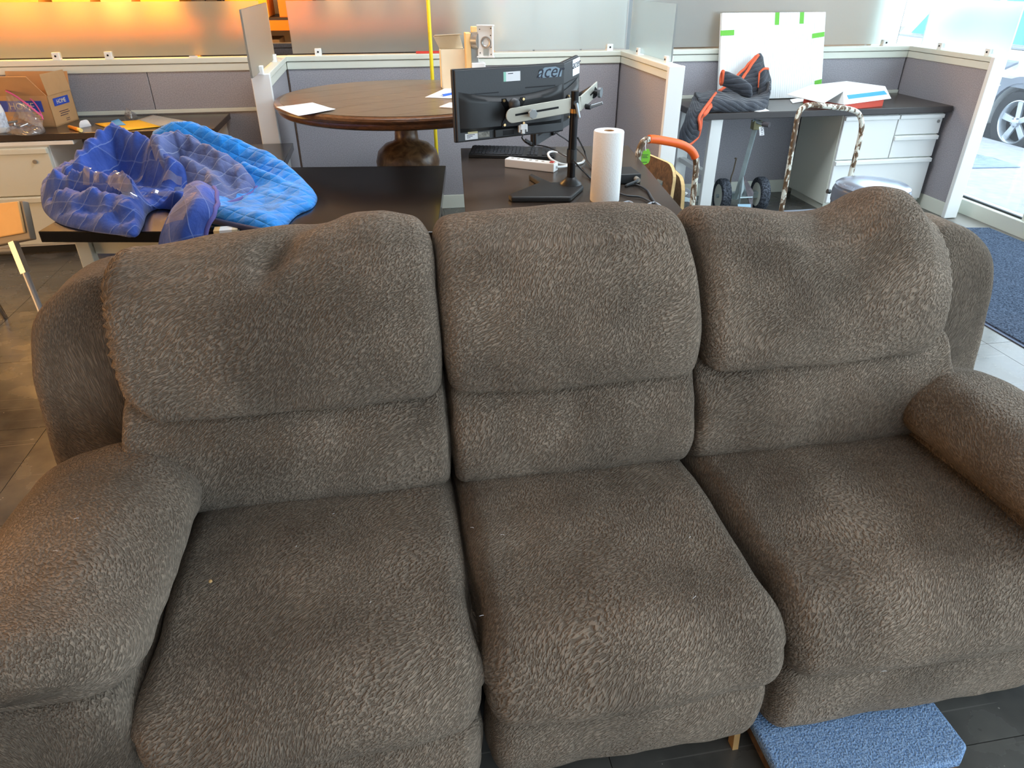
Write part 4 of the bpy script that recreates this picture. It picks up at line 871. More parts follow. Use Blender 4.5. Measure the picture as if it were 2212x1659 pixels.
# ------------------------------------------------------------------ monitors on their arm stand
TL, TR, BL = PY(977, 150, 2.99), PY(1221, 135, 3.17), PY(963, 310, 2.965)
mx = (TR - TL).normalized(); my = (TL - BL); my = (my - mx * my.dot(mx)).normalized(); mz = mx.cross(my).normalized()
if mz.y > 0: mz = -mz                                   # mz points out of the monitor's back, towards the camera
W1, H1 = (TR - TL).length, (TL - BL).length
def monitor(label, o, x, y, z, w, h, ports):
    """o: top-left corner of the back face, x right, y up, z out of the back"""
    t = thing('monitor', label, 'monitor', o + x * w / 2 - y * h / 2, 'flat monitors on the arm stand')
    P = lambda a, b, d: o + x * (a * w) - y * (b * h) + z * d
    def slab(a0, a1, b0, b1, d0, d1, bulge=None): return MB().prism([P(a0, b0, d0), P(a1, b0, d0), P(a1, b1, d0), P(a0, b1, d0)], z * (d1 - d0))
    obj('screen_bezel', slab(0, 1, 0, 1, -0.022, -0.004), BLACKP, t, bevel=0.004)
    obj('screen', slab(.015, .985, .02, .95, -0.0225, -0.0222), DESKB, t)
    bk = obj('back_shell', slab(.012, .988, .015, .985, -0.004, 0.006), DKPL, t, bevel=0.003)
    rows = []
    for i in range(13):
        b = .40 + .50 * i / 12; row = []
        for j in range(25):
            a = .035 + .93 * j / 24; e = 1 - abs(2 * j / 24 - 1) ** 6; top = .40 - 0.0; bb = b
            dip = 0.10 * (1 - abs(2 * j / 24 - 1) ** 2) * (1 - i / 12)
            row.append(P(a, bb - 0.06 + dip - 0.04, 0.006 + 0.030 * e * min(1, (i + 0.4) / 2.0)))
        rows.append(row)
    hump = MB().grid(rows); b0 = [P(.035 + .93 * j / 24, .86, 0.006) for j in range(25)]; hump.grid([rows[-1], b0])
    hump.grid([[P(.035, .30 + .5 * i / 12, .006) for i in range(13)], [r[0] for r in rows]]); hump.grid([[r[-1] for r in rows], [P(.965, .30 + .5 * i / 12, .006) for i in range(13)]])
    obj('back_hump', hump, BLACKP, t, smooth=40)
    obj('vent_slot', slab(.12, .38, .335, .352, .006, .0072), BLACKM, bk); obj('vent_slot', slab(.62, .90, .30, .317, .006, .0072), BLACKM, bk)
    obj('port_recess', slab(.33, .56, .86, .97, .006, .018), BLACKP, bk, bevel=0.002); obj('port_socket', slab(.40, .50, .88, .95, .018, .0185), BLACKM, bk)
    if ports:
        obj('sticker', slab(.425, .575, .075, .205, .006, .0068), PAPER, bk, label='white sticker with green end'); obj('sticker', slab(.425, .447, .075, .205, .0069, .0072), plain('sticker_green', (150, 210, 190), 0.6), bk, label='green end of sticker')
        obj('sticker', slab(.075, .185, .88, .965, .006, .0068), PAPER, bk, label='white barcode sticker'); obj('sticker', slab(.19, .29, .875, .955, .006, .0068), plain('rating_label', (136, 134, 126), 0.7, var=0.5, vscale=120), bk, label='grey rating label')
        obj('sticker', slab(.10, .185, .855, .885, .0069, .0072), plain('gold_label', (206, 196, 150), 0.6), bk, label='pale gold label')
        for k in range(3): obj('printed_line', slab(.09, .09 + .07 - .02 * k, .895 + .02 * k, .903 + .02 * k, .0069, .0073), INK, bk)
        obj('printed_line', slab(.465, .51, .095, .105, .0069, .0073), INK, bk)
        dv = obj('video_plug', slab(.528, .585, .80, .88, .034, .050), WPL, t, bevel=0.002, label='white video plug'); obj('plug_screw', slab(.518, .528, .81, .915, .036, .046), WPL, dv); obj('plug_screw', slab(.586, .596, .81, .915, .036, .046), WPL, dv); obj('plug_neck', slab(.543, .57, .88, .94, .037, .047), WPL, dv)
        tw = P(.845, .11, .0068); obj('logo_plate', MB().prism([P(.73, .19, .006), P(.955, .19, .006), P(.965, .09, .006), P(.90, .045, .006), P(.80, .05, .006), P(.75, .10, .006)], z * 0.0008), plain('blue_grey_film', (120, 142, 158), 0.3), bk, label='pale blue logo film')
        text('logo_lettering', 'acer', .075, tw + z * 0.0006, x, y, INK, bk, 0.0004, 0.35)
    else:
        tw = P(.915, .12, .0068); obj('logo_plate', MB().prism([P(.82, .02, .006), P(.985, .02, .006), P(.98, .26, .006), P(.82, .26, .006)], z * 0.0008), PAPER, bk, label='white logo sticker')
        text('logo_lettering', 'acer', .052, P(.90, .10, .0076), x, y, INK, bk, 0.0004, 0.35)
    vp = [(-.055, .05), (-.035, .05), (-.022, .028), (.022, .028), (.035, .05), (.055, .05), (.055, .035), (.04, .012), (.04, -.02), (.055, -.045), (.055, -.06), (-.055, -.06), (-.055, -.045), (-.04, -.02), (-.04, .012), (-.055, .035)]
    c = P(.475, .60, 0.0375); v = obj('mount_bracket', MB().prism([c + x * a + y * b for a, b in vp], z * 0.004), BLACKM, t)
    for a, b in ((-.046, .042), (.046, .042), (-.046, -.052), (.046, -.052)): obj('bolt', MB().cyl(c + x * a + y * b + z * .003, c + x * a + y * b + z * .009, .0055, 10), plain('brass_bolt', (220, 190, 140), .3, .8), v)
    return t, P, c
mon1, P1, c1_ = monitor('front black monitor seen from behind with white sticker and lettering', TL, mx, my, mz, W1, H1, True)
d2x = V((0.61, 0.79, 0)).normalized(); TR2 = PY(1251, 119, 3.60)
my2 = V((0, 0, 1)); mz2 = V((d2x.y, -d2x.x, 0))
roll = Matrix.Rotation(R(5), 3, mz2); x2, y2 = (roll @ d2x), (roll @ my2)
mon2, P2, c2_ = monitor('rear monitor turned away behind the front one, with white logo sticker', TR2 - x2 * 0.50, x2, y2, mz2, 0.50, 0.30, False)
sd = thing('monitor_arm_stand', 'black dual monitor stand with silver arms and V shaped base', 'stand', PZ(1232, 405, Zd))
pb_ = PZ(1232, 408, Zd); ptop = V((pb_.x + 0.004, pb_.y + 0.005, 1.06))
L1, L2, L3 = PZ(1100, 432, Zd), PZ(1145, 382, Zd), PZ(1258, 405, Zd)
hub = [PZ(1228, 436, Zd), PZ(1258, 406, Zd), PZ(1250, 398, Zd), PZ(1205, 398, Zd)]
obj('base', MB().prism([PZ(1105, 437, Zd), PZ(1232, 437, Zd), PZ(1260, 412, Zd), PZ(1250, 402, Zd), PZ(1190, 404, Zd), PZ(1148, 384, Zd), PZ(1142, 388, Zd), PZ(1165, 404, Zd), PZ(1098, 431, Zd)], (0, 0, 0.022)), BLACKP, sd, bevel=0.006)
obj('pole_collar', MB().lathe([(0.048, 0.022), (0.046, 0.028), (0.030, 0.040), (0.021, 0.052)], V((pb_.x, pb_.y, Zd)), 28), BLACKP, sd, smooth=60)
obj('pole', MB().cyl(V((pb_.x, pb_.y, Zd + .03)), ptop, 0.0175, 22), BLACKM, sd, smooth=40); obj('pole_cap', MB().cyl(V((ptop.x, ptop.y, 1.045)), V((ptop.x, ptop.y, 1.062)), 0.0185, 22), plain('brass_ring', (206, 150, 80), .3, .8), sd, smooth=40)
obj('cable_clip', MB().cyl(V((pb_.x, pb_.y, Zd + .115)), V((pb_.x, pb_.y, Zd + .17)), 0.0215, 22), BLACKP, sd, smooth=40)
# left arm: flat silver bar with slot, in front of the monitor
aL, aR = PY(1108, 250, 2.955), PY(1255, 224, 3.00); ax = (aR - aL).normalized(); ay = V((0, 0, 1)); ay = (ay - ax * ay.dot(ax)).normalized(); an = ax.cross(ay).normalized()
if an.y > 0: an = -an
LL = (aR - aL).length; hh = 0.029
def arm(o, x, y, n, L, h):
    P = [o + x * (-h * math.sin(t) + 0) + y * h * math.cos(t) for t in [math.pi * k / 10 for k in range(11)]]
    P += [o + x * L - y * h, o + x * L + y * h]
    return MB().prism(P, -n * 0.006)
al = obj('arm', arm(aL, ax, ay, an, LL, hh), SILVER, sd, bevel=0.0015, label='silver arm bar'); obj('slot', MB().prism([aL + ax * .01 + ay * .005 + an * .0005, aL + ax * .20 + ay * .005 + an * .0005, aL + ax * .20 - ay * .003 + an * .0005, aL + ax * .01 - ay * .003 + an * .0005], an * 0.0008), BLACKM, al)
kn = aL + ax * .075 + an * .004; obj('knob_stem', MB().cyl(kn, kn + an * .022, .008, 12), BLACKP, sd); 
star = []
for k in range(14): q_ = 2 * math.pi * k / 14; r_ = .020 if k % 2 == 0 else .0165; star.append(kn + an * .02 + ax * r_ * math.cos(q_) + ay * r_ * math.sin(q_))
obj('knob', MB().prism(star, an * .014), plain('grey_knob', (150, 156, 158), .5), sd, bevel=.002)
obj('swivel', MB().cyl(aL + ax * .02 - an * .004, c1_ + mz * .004, 0.026, 20), BLACKP, sd, smooth=40); obj('swivel_ball', MB().lathe([(0, .026), (.014, .022), (.022, .012), (.024, 0), (.02, -.012), (0, -.02)], aL + ax * .02 + ay * .035 - an * .03, 18), DKPL, sd, smooth=60)
bR = aR + V((0.115, 0.165, 0.035)); ax2 = (bR - aR).normalized(); ay2 = V((0, 0, 1)); ay2 = (ay2 - ax2 * ay2.dot(ax2)).normalized(); an2 = ax2.cross(ay2).normalized()
if an2.y > 0: an2 = -an2
ar = obj('arm', MB().prism([aR + ay2 * hh, aR - ay2 * hh, bR - ay2 * hh, bR + ay2 * hh], -an2 * 0.006), SILVER, sd, bevel=.0015, label='silver arm bar'); s0 = aR.lerp(bR, .55); s1 = aR.lerp(bR, .85); obj('slot', MB().prism([s0 + ay2 * .003, s1 + ay2 * .003, s1 - ay2 * .004, s0 - ay2 * .004], an2 * .0008), BLACKM, ar)
k2 = aR.lerp(bR, .75) + an2 * .004; obj('knob_stem', MB().cyl(k2, k2 + an2 * .02, .008, 12), BLACKP, sd); obj('knob', MB().cyl(k2 + an2 * .02, k2 + an2 * .032, .021, 9), plain('grey_knob_dark', (110, 116, 120), .5), sd)
obj('swivel', MB().cyl(aR.lerp(bR, .75) - an2 * .004, c2_ + mz2 * .004, 0.026, 20), BLACKP, sd, smooth=40)
for p0, dd in ((aR - ax * .03 + ay * .01 + an * .002, V((.012, -.01, -.055))), (aR.lerp(bR, .25) - ay2 * .028 + an2 * .002, V((.045, -.02, .018)))):
    n0 = an if dd.x < .03 else an2; obj('lever_boss', MB().cyl(p0, p0 + n0 * .022, .011, 14), BLACKP, sd, smooth=40); obj('lever', MB().tube([p0 + n0 * .02, p0 + n0 * .022 + dd], [.008, .006], 8), plain('pewter', (150, 158, 164), .35, .5), sd, smooth=60)
obj('hinge', MB().cyl(V((ptop.x, ptop.y, 1.062)), V((ptop.x, ptop.y, 1.13)), 0.016, 18), BLACKM, sd, smooth=40)
# keyboard
kb0, kbx, kby = PZ(1012, 341, Zd), None, None; kbr = PZ(1196, 345, Zd); kbx = (kbr - kb0); kbx.z = 0; Lk = 0.44; kbx.normalize(); kby = V((-kbx.y, kbx.x, 0)); Dk = 0.155
kd = thing('keyboard', 'black computer keyboard behind the white power strip', 'keyboard', kb0)
def K(a, b, z): return kb0 + kbx * a + kby * b + V((0, 0, z))
obj('keyboard_case', MB().prism([K(0, 0, .001), K(0, 0, .016), K(0, Dk, .030), K(0, Dk, .001)], kbx * Lk), BLACKP, kd, bevel=.002)
km = MB(); zk = lambda b: .016 + .014 * b / Dk
for r in range(6):
    b0 = .008 + r * .0235; c0_ = 0
    for a in range(22):
        if a in (14, 18) or (r == 0 and 4 <= a <= 8 and a != 4): continue
        wd = .0155; a0 = .010 + a * .0192
        if r == 0 and a == 4: wd = .105
        P_ = [K(a0, b0, zk(b0) - .001), K(a0 + wd, b0, zk(b0) - .001), K(a0 + wd, b0 + .018, zk(b0 + .018) - .001), K(a0, b0 + .018, zk(b0 + .018) - .001)]
        km.prism(P_, (0, 0, .006))
obj('keys', km, plain('black_keycaps', (50, 53, 57), .45), kd, kind='stuff')
# power strip and cord
s0_, s1_ = PZ(1090, 361, Zd), PZ(1196, 373, Zd); sx = (s1_ - s0_); sx.z = 0; Ls = sx.length; sx.normalize(); sy2 = V((-sx.y, sx.x, 0))
ps = thing('power_strip', 'white power strip lying in front of the keyboard', 'power strip', s0_)
obj('strip_body', MB().prism([s0_, s0_ + sx * Ls, s0_ + sx * Ls + sy2 * .055, s0_ + sy2 * .055], (0, 0, .040)), WPL, ps, bevel=.004)
for k in range(6): 
    p = s0_ + sx * (.03 + k * .032) + sy2 * .028 + V((0, 0, .0402)); obj('socket', MB().cyl(p, p + V((0, 0, .0008)), .008, 10), GREYE, ps)
obj('switch', MB().prism([s0_ + sx * (Ls - .03) + sy2 * .018 + V((0, 0, .04)), s0_ + sx * (Ls - .012) + sy2 * .018 + V((0, 0, .04)), s0_ + sx * (Ls - .012) + sy2 * .038 + V((0, 0, .04)), s0_ + sx * (Ls - .03) + sy2 * .038 + V((0, 0, .04))], (0, 0, .004)), RED, ps)
cpts = [s0_ + sx * Ls + sy2 * .028 + V((0, 0, .02)), PZ(1225, 358, Zd + .015), PZ(1238, 347, Zd + .02), PZ(1222, 338, Zd + .03), PZ(1196, 328, Zd + .045), PZ(1184, 332, Zd + .045), PZ(1192, 345, Zd + .03), PZ(1220, 356, Zd + .012), PZ(1255, 352, Zd + .008), PZ(1262, 345, Zd + .008)]
obj('cord', MB().tube(cr(cpts, 70), .0058, 10), WPL, ps, smooth=180)
# paper towel roll
tc_ = PZ(1313, 440, Zd) + V((0.0, 0.05, 0)); tw_ = thing('paper_towel_roll', 'white paper towel roll standing upright on the monitor desk', 'paper towel', tc_)
obj('towel_sheets', MB().lathe([(.020, 0), (.058, 0), (.0605, .004), (.0605, .274), (.058, .279), (.022, .279), (.020, .276), (.020, 0)], tc_, 48, caps=False), TOWEL, tw_, smooth=50)
obj('core', MB().lathe([(.0185, .002), (.0198, .002), (.0198, .2785), (.0185, .2785), (.0185, .002)], tc_, 28, caps=False), CARD, tw_, smooth=50, label='brown cardboard core')
# black adapter box and cables
ad0 = PZ(1338, 398, Zd); ax_ = (PZ(1378, 396, Zd) - ad0); ax_.z = 0; ax_.normalize(); ay_ = V((-ax_.y, ax_.x, 0))
ab = thing('adapter_box', 'black adapter box with a grey plug behind the paper towel roll', 'adapter', ad0)
obj('box_body', MB().prism([ad0, ad0 + ax_ * .10, ad0 + ax_ * .10 + ay_ * .14, ad0 + ay_ * .14], (0, 0, .042)), BLACKP, ab, bevel=.004)
pl0 = ad0 + ax_ * .075 - ay_ * .001 + V((0, 0, .022)); obj('plug', MB().cyl(pl0, pl0 - ay_ * .03, .011, 12), GREYE, ab, smooth=40)
def cable(label, pts, r=.0035, mat=BLACKP, name='cable', grp='cables on the monitor desk'):
    p = [V(q) for q in pts]; o = obj(name, MB().tube(cr(p, 60), r, 8), mat, None, smooth=180, loc=p[0]); return setp(o, label, 'cable', grp)
cable('thin black cable running from the white video plug past the stand pole', [P1(.557, .94, .042), PY(1128, 300, 3.0), PY(1140, 308, 3.0), PZ(1150, 312, Zd + .04), PZ(1185, 318, Zd + .05), PZ(1215, 334, Zd + .05), PY(1238, 346, 2.96), PY(1252, 362, 2.92), PZ(1275, 385, Zd + .03), PZ(1300, 410, Zd + .02), PZ(1312, 432, Zd + .01)])
fer = setp(obj('ferrite_bead', MB().cyl(PY(1134, 303, 3.0), PY(1148, 312, 3.0), .0085, 12), BLACKP, None, smooth=40, loc=PY(1140, 307, 3.0)), 'black ferrite bead on the cable behind the keyboard', 'cable bead')
cable('grey cable hanging from the rear monitor behind the pole', [PY(1196, 262, 3.3), PY(1200, 285, 3.28), PZ(1225, 303, Zd + .06), PZ(1255, 330, Zd + .03), PZ(1272, 355, Zd + .01), PZ(1290, 375, Zd + .006)], .0035, DKPL)
cable('black cable running from the pole behind the paper towel roll', [PY(1248, 298, 3.02), PZ(1262, 325, Zd + .05), PZ(1272, 352, Zd + .012), PZ(1300, 372, Zd + .006), PZ(1345, 382, Zd + .006), PZ(1362, 389, Zd + .012)], .004)
cable('grey cable looping over the right edge of the monitor desk', [pl0 - ay_ * .03, PZ(1350, 402, Zd + .006), PZ(1370, 398, Zd + .006), PZ(1396, 410, Zd + .006), PZ(1408, 428, Zd + .006), PZ(1420, 445, Zd + .006), PZ(1428, 452, Zd + .006)], .005, DKPL)
cable('pale grey cable lying along the near right corner of the desk', [PZ(1342, 440, Zd + .006), PZ(1360, 436, Zd + .006), PZ(1382, 448, Zd + .006), PZ(1412, 438, Zd + .006), PZ(1432, 450, Zd + .006)], .005, plain('pale_grey_cable', (170, 176, 184), .5))
cable('second black cable curling behind the paper towel roll', [PZ(1258, 362, Zd + .02), PZ(1272, 380, Zd + .008), PZ(1285, 392, Zd + .006), PZ(1345, 420, Zd + .006), PZ(1385, 426, Zd + .006), PZ(1410, 440, Zd + .006)], .0045, DKPL)

# ------------------------------------------------------------------ right desk things
fbd = thing('foam_board', 'white ribbed foam board with green tape leaning on the right partition', 'board', PZ(1660, 216, .7365))
fq = [PY(1548, 216, 5.17), PY(1768, 213, 5.17), PY(1779, 27, 5.255), PY(1556, 29, 5.255)]; fn = (fq[1] - fq[0]).cross(fq[3] - fq[0]).normalized()
if fn.y > 0: fn = -fn
for p in fq[:2]: p.z = 0.7375
obj('board_core', MB().prism(fq, fn * 0.030), FOAM, fbd, bevel=.002)
rb = MB()
for k in range(46):
    t = (k + .5) / 46; a_ = fq[0].lerp(fq[1], t) + fn * .0305; b_ = fq[3].lerp(fq[2], t) + fn * .0305; w_ = (fq[1] - fq[0]) / 46 * .34
    rb.prism([a_ - w_, a_ + w_, b_ + w_, b_ - w_], fn * .0012)
obj('ribs', rb, FOAM, fbd, kind='stuff')
def ftape(u0, v0, u1, v1, sk=0):
    P = lambda u, v: fq[0].lerp(fq[1], u).lerp(fq[3].lerp(fq[2], u), v) + fn * .0325
    obj('green_tape', MB().prism([P(u0, v0), P(u1, v0 + sk), P(u1, v1 + sk), P(u0, v1)], fn * .001), GREENT, fbd)
ftape(-.01, .745, .12, .805, .005); ftape(.505, .86, .545, 1.0); ftape(.745, .87, .785, 1.0); ftape(.875, .70, .995, .755, .02); ftape(.925, .13, .995, .20, .02); ftape(.82, .0, .865, .085)
# red and white carton
rw = thing('red_white_carton', 'white lidded red carton with a strip of blue tape on the right desk', 'box', PZ(1830, 236, .737))
e0, e1 = PZ(1822, 238, .737), PZ(1906, 229, .737); ex = (e1 - e0); ex.z = 0; Le = ex.length; ex.normalize(); ey = V((-ex.y, ex.x, 0)); De = .36
def E(a, b, z): return e0 + ex * a + ey * b + V((0, 0, z))
obj('carton_base', MB().prism([E(0, 0, 0), E(Le, 0, 0), E(Le, De, 0), E(0, De, 0)], (0, 0, .045)), REDC, rw)
lo = [E(-.03, -.02, .038), E(Le + .05, -.02, .048), E(Le + .05, De, .048), E(-.03, De, .038)]; up_ = [E(.0, .035, .115), E(Le + .02, .03, .125), E(Le - .02, De - .03, .128), E(.03, De - .03, .122)]
lid = MB().add(lo + up_, [(0, 1, 5, 4), (1, 2, 6, 5), (2, 3, 7, 6), (3, 0, 4, 7), (4, 5, 6, 7), (3, 2, 1, 0)]); obj('carton_lid', lid, WPL, rw, bevel=.003)
obj('lid_flap', MB().prism([up_[0], up_[3], E(-.24, De - .06, .075), E(-.17, .03, .05)], (0, 0, .004)), WPL, rw)
def F(u, v): a = lo[0].lerp(lo[1], u).lerp(up_[0].lerp(up_[1], u), v); return a - ey * .002
obj('blue_tape', MB().prism([F(.10, .40), F(.95, .38), F(.92, .68), F(.07, .70)], -ey * .001), BLUET, rw)
sheet('paper_sheet', 'white and blue leaflet on the right desk before the foam board', [(1706, 216), (1722, 213), (1756, 216), (1712, 224)], .7368, th=.003)
sheet('paper_sheet', 'white sheet partly under the black blanket on the right desk', [(1622, 240), (1650, 233), (1662, 240), (1640, 242)], .7368)
# black moving blanket with orange binding
bq = thing('black_blanket', 'black quilted moving blanket with orange binding spilling off the right desk', 'blanket', PZ(1590, 235, .737))
def rows(*rr): return [[PY(x, y, Yv) for x, y, Yv in r] for r in rr]
m = MB()
m.grid(loft(rows([(1500, 203, 5.0), (1540, 198, 5.02), (1580, 202, 5.0), (1625, 208, 4.98), (1655, 190, 4.98), (1662, 172, 5.0)], [(1504, 206, 4.86), (1545, 203, 4.84), (1585, 208, 4.82), (1625, 212, 4.82), (1655, 200, 4.84), (1663, 182, 4.86)], [(1512, 220, 4.74), (1550, 216, 4.70), (1590, 220, 4.68), (1628, 220, 4.70), (1656, 212, 4.75), (1662, 196, 4.80)], [(1522, 236, 4.69), (1555, 238, 4.66), (1592, 240, 4.65), (1630, 238, 4.68), (1654, 230, 4.73), (1660, 214, 4.80)], [(1524, 239, 4.72), (1556, 241.5, 4.70), (1592, 242.5, 4.70), (1630, 240.5, 4.72), (1653, 235, 4.76), (1658, 226, 4.84)]), 60, 40, .012, 16, 1))
peak = loft(rows([(1552, 196, 5.0), (1590, 205, 4.96), (1635, 210, 4.95), (1662, 190, 5.0)], [(1572, 182, 5.04), (1600, 182, 4.99), (1635, 182, 4.98), (1660, 172, 5.02)], [(1598, 158, 5.08), (1618, 152, 5.05), (1640, 152, 5.04), (1653, 155, 5.06)], [(1632, 122, 5.12), (1638, 117, 5.12), (1643, 116, 5.12), (1647, 124, 5.12)]), 26, 30, .008, 20, 2); m.grid(peak)
roll_ = []
for k in range(13):
    q_ = 2 * math.pi * k / 12; roll_.append([PY(1560 + 0, 168, 4.90) + V((0, .02 * math.sin(q_), .042 * math.cos(q_))), PY(1585, 178, 4.86) + V((0, .04 * math.sin(q_), .046 * math.cos(q_))), PY(1612, 194, 4.82) + V((0, .05 * math.sin(q_), .045 * math.cos(q_))), PY(1620, 203, 4.80) + V((0, .02 * math.sin(q_), .02 * math.cos(q_)))])
m.grid(loft(roll_, 22, 36, .006, 25, 3))
rp = loft(rows([(1638, 205, 4.92), (1650, 208, 4.88), (1663, 195, 4.95)], [(1640, 178, 4.95), (1652, 180, 4.92), (1664, 175, 4.97)], [(1641, 158, 4.98), (1650, 150, 4.98), (1659, 149, 4.99)]), 14, 20, .006, 20, 4); m.grid(rp)
hg = loft(rows([(1500, 203, 5.0), (1514, 214, 4.86), (1534, 222, 4.72), (1548, 205, 4.85)], [(1490, 228, 4.74), (1505, 232, 4.66), (1520, 238, 4.615), (1528, 240, 4.60)], [(1480, 258, 4.62), (1494, 260, 4.57), (1506, 256, 4.57), (1514, 255, 4.58)], [(1470, 288, 4.60), (1484, 290, 4.55), (1500, 284, 4.55), (1512, 276, 4.57)], [(1466, 306, 4.60), (1480, 312, 4.55), (1494, 309, 4.55), (1506, 296, 4.57)]), 30, 44, .010, 16, 5); m.grid(hg)
obj('quilt', m, BLKQ, bq, smooth=180, solid=.012, fixn=False)
obj('edge_binding', MB().tube([r[-1] for r in hg] , .014, 8, flat=.5), TRIM, bq, smooth=180); obj('edge_binding', MB().tube(hg[-1], .011, 8), TRIM, bq, smooth=180)
obj('edge_binding', MB().tube([r[0] + V((0, -.012, 0)) for r in peak], .012, 8), TRIM, bq, smooth=180); obj('edge_binding', MB().tube([r[4].lerp(r[7], .5) + V((0, -.014, 0)) for r in peak[3:]], .011, 8), TRIM, bq, smooth=180)
obj('edge_binding', MB().tube([roll_[k][0] for k in range(13)], .011, 8), TRIM, bq, smooth=180); obj('edge_binding', MB().tube(list(rp[-1]) , .010, 8), TRIM, bq, smooth=180); obj('edge_binding', MB().tube([r[0] for r in rp[6:]], .008, 8), TRIM, bq, smooth=180)
stripe = cr([PY(1546, 203, 4.82), PY(1538, 214, 4.72), PY(1526, 230, 4.65), PY(1516, 244, 4.575), PY(1510, 256, 4.555), PY(1512, 270, 4.55), PY(1512, 282, 4.55)], 40); obj('edge_binding', MB().tube(stripe, .016, 8, flat=.6), TRIM, bq, smooth=180)

# ------------------------------------------------------------------ carts, dollies, bin
def u_handle(pts, r): return MB().tube(cr(pts, 80), r, 14)
c1 = thing('orange_cart', 'platform cart with chipped white handle and orange grip beside the monitor desk', 'cart', (1.45, 3.6, 0))
Yc = 3.62
hp = [PY(1389, 470, Yc - .06), PY(1383, 400, Yc - .05), PY(1378, 350, Yc - .05), PY(1383, 318, Yc - .045), PY(1399, 301, Yc - .04), PY(1440, 305, Yc), PY(1476, 314, Yc + .03), PY(1497, 330, Yc + .04), PY(1504, 355, Yc + .04), PY(1500, 400, Yc + .03), PY(1495, 450, Yc + .02), PY(1490, 490, Yc + .02)]
hb0, hb1 = hp[0], hp[-1]; hp = [V((hb0.x, hb0.y, .17))] + hp + [V((hb1.x, hb1.y, .17))]
hpath = cr(hp, 120); obj('handle', MB().tube(hpath, .0165, 14), TUBE, c1, smooth=60)
i0 = min(range(120), key=lambda i: (hpath[i] - PY(1400, 301, Yc - .04)).length); i1 = min(range(120), key=lambda i: (hpath[i] - PY(1505, 346, Yc + .04)).length)
obj('grip', MB().tube(hpath[i0:i1], .0215, 16), ORANGE, c1, smooth=60)
gp = [PY(1389, 328, Yc - .075), PY(1395, 322, Yc - .075), PY(1402, 322, Yc - .075), PY(1405, 330, Yc - .075), PY(1404, 345, Yc - .075), PY(1401, 352, Yc - .075), PY(1392, 356, Yc - .075), PY(1384, 352, Yc - .075)]
tag_ = obj('paper_tag', MB().prism(gp, (0, .002, 0)), plain('lime_tag', (126, 200, 50), .6), c1, label='lime green paper tag'); obj('tag_string', MB().tube([PY(1396, 303, Yc - .07), PY(1394, 316, Yc - .078), PY(1395, 326, Yc - .078)], .002, 6), PAPER, tag_)
for k, (w_, y_) in enumerate(((.9, 334), (.7, 337), (.8, 340), (.7, 350))): obj('printed_line', MB().prism([PY(1388, y_, Yc - .077), PY(1388 + 14 * w_, y_, Yc - .077), PY(1388 + 14 * w_, y_ + 1, Yc - .077), PY(1388, y_ + 1, Yc - .077)], (0, .001, 0)), INK, tag_)
def cart_deck(t, x0, x1, y0, y1, mat, z=.16):
    obj('platform', MB().bb((x0, y0, z - .035), (x1, y1, z)), mat, t, bevel=.008)
    for x in (x0 + .08, x1 - .08):
        for y in (y0 + .1, y1 - .1):
            w = obj('caster', MB().cyl((x - .018, y, .055), (x + .018, y, .055), .055, 20), RUBBER, t, smooth=40); obj('caster_fork', MB().bb((x - .026, y - .02, .05), (x + .026, y + .02, z - .035)), STEEL, w)
cart_deck(c1, hb0.x - .04, hb1.x + .03, hb0.y - .82, hb0.y + .06, plain('grey_deck', (120, 122, 126), .7))
c2 = thing('grey_cart', 'platform cart with chipped white loop handle before the drawer cabinet', 'cart', (2.6, 3.9, 0))
Y2 = 4.2
hq = [PY(1690, 442, Y2), PY(1704, 360, Y2), PY(1716, 290, Y2), PY(1724, 250, Y2), PY(1733, 233, Y2), PY(1752, 227, Y2), PY(1800, 231, Y2), PY(1842, 238, Y2), PY(1858, 252, Y2), PY(1861, 280, Y2), PY(1850, 330, Y2), PY(1833, 395, Y2), PY(1822, 440, Y2)]
q0, q1 = hq[0], hq[-1]; hq = [V((q0.x, q0.y, .165))] + hq + [V((q1.x, q1.y, .165))]
obj('handle', u_handle(hq, .0165), TUBE, c2, smooth=60); cart_deck(c2, q0.x - .06, q1.x + .12, Y2 - .85, Y2 + .07, plain('blue_grey_deck', (136, 144, 156), .6), .17)
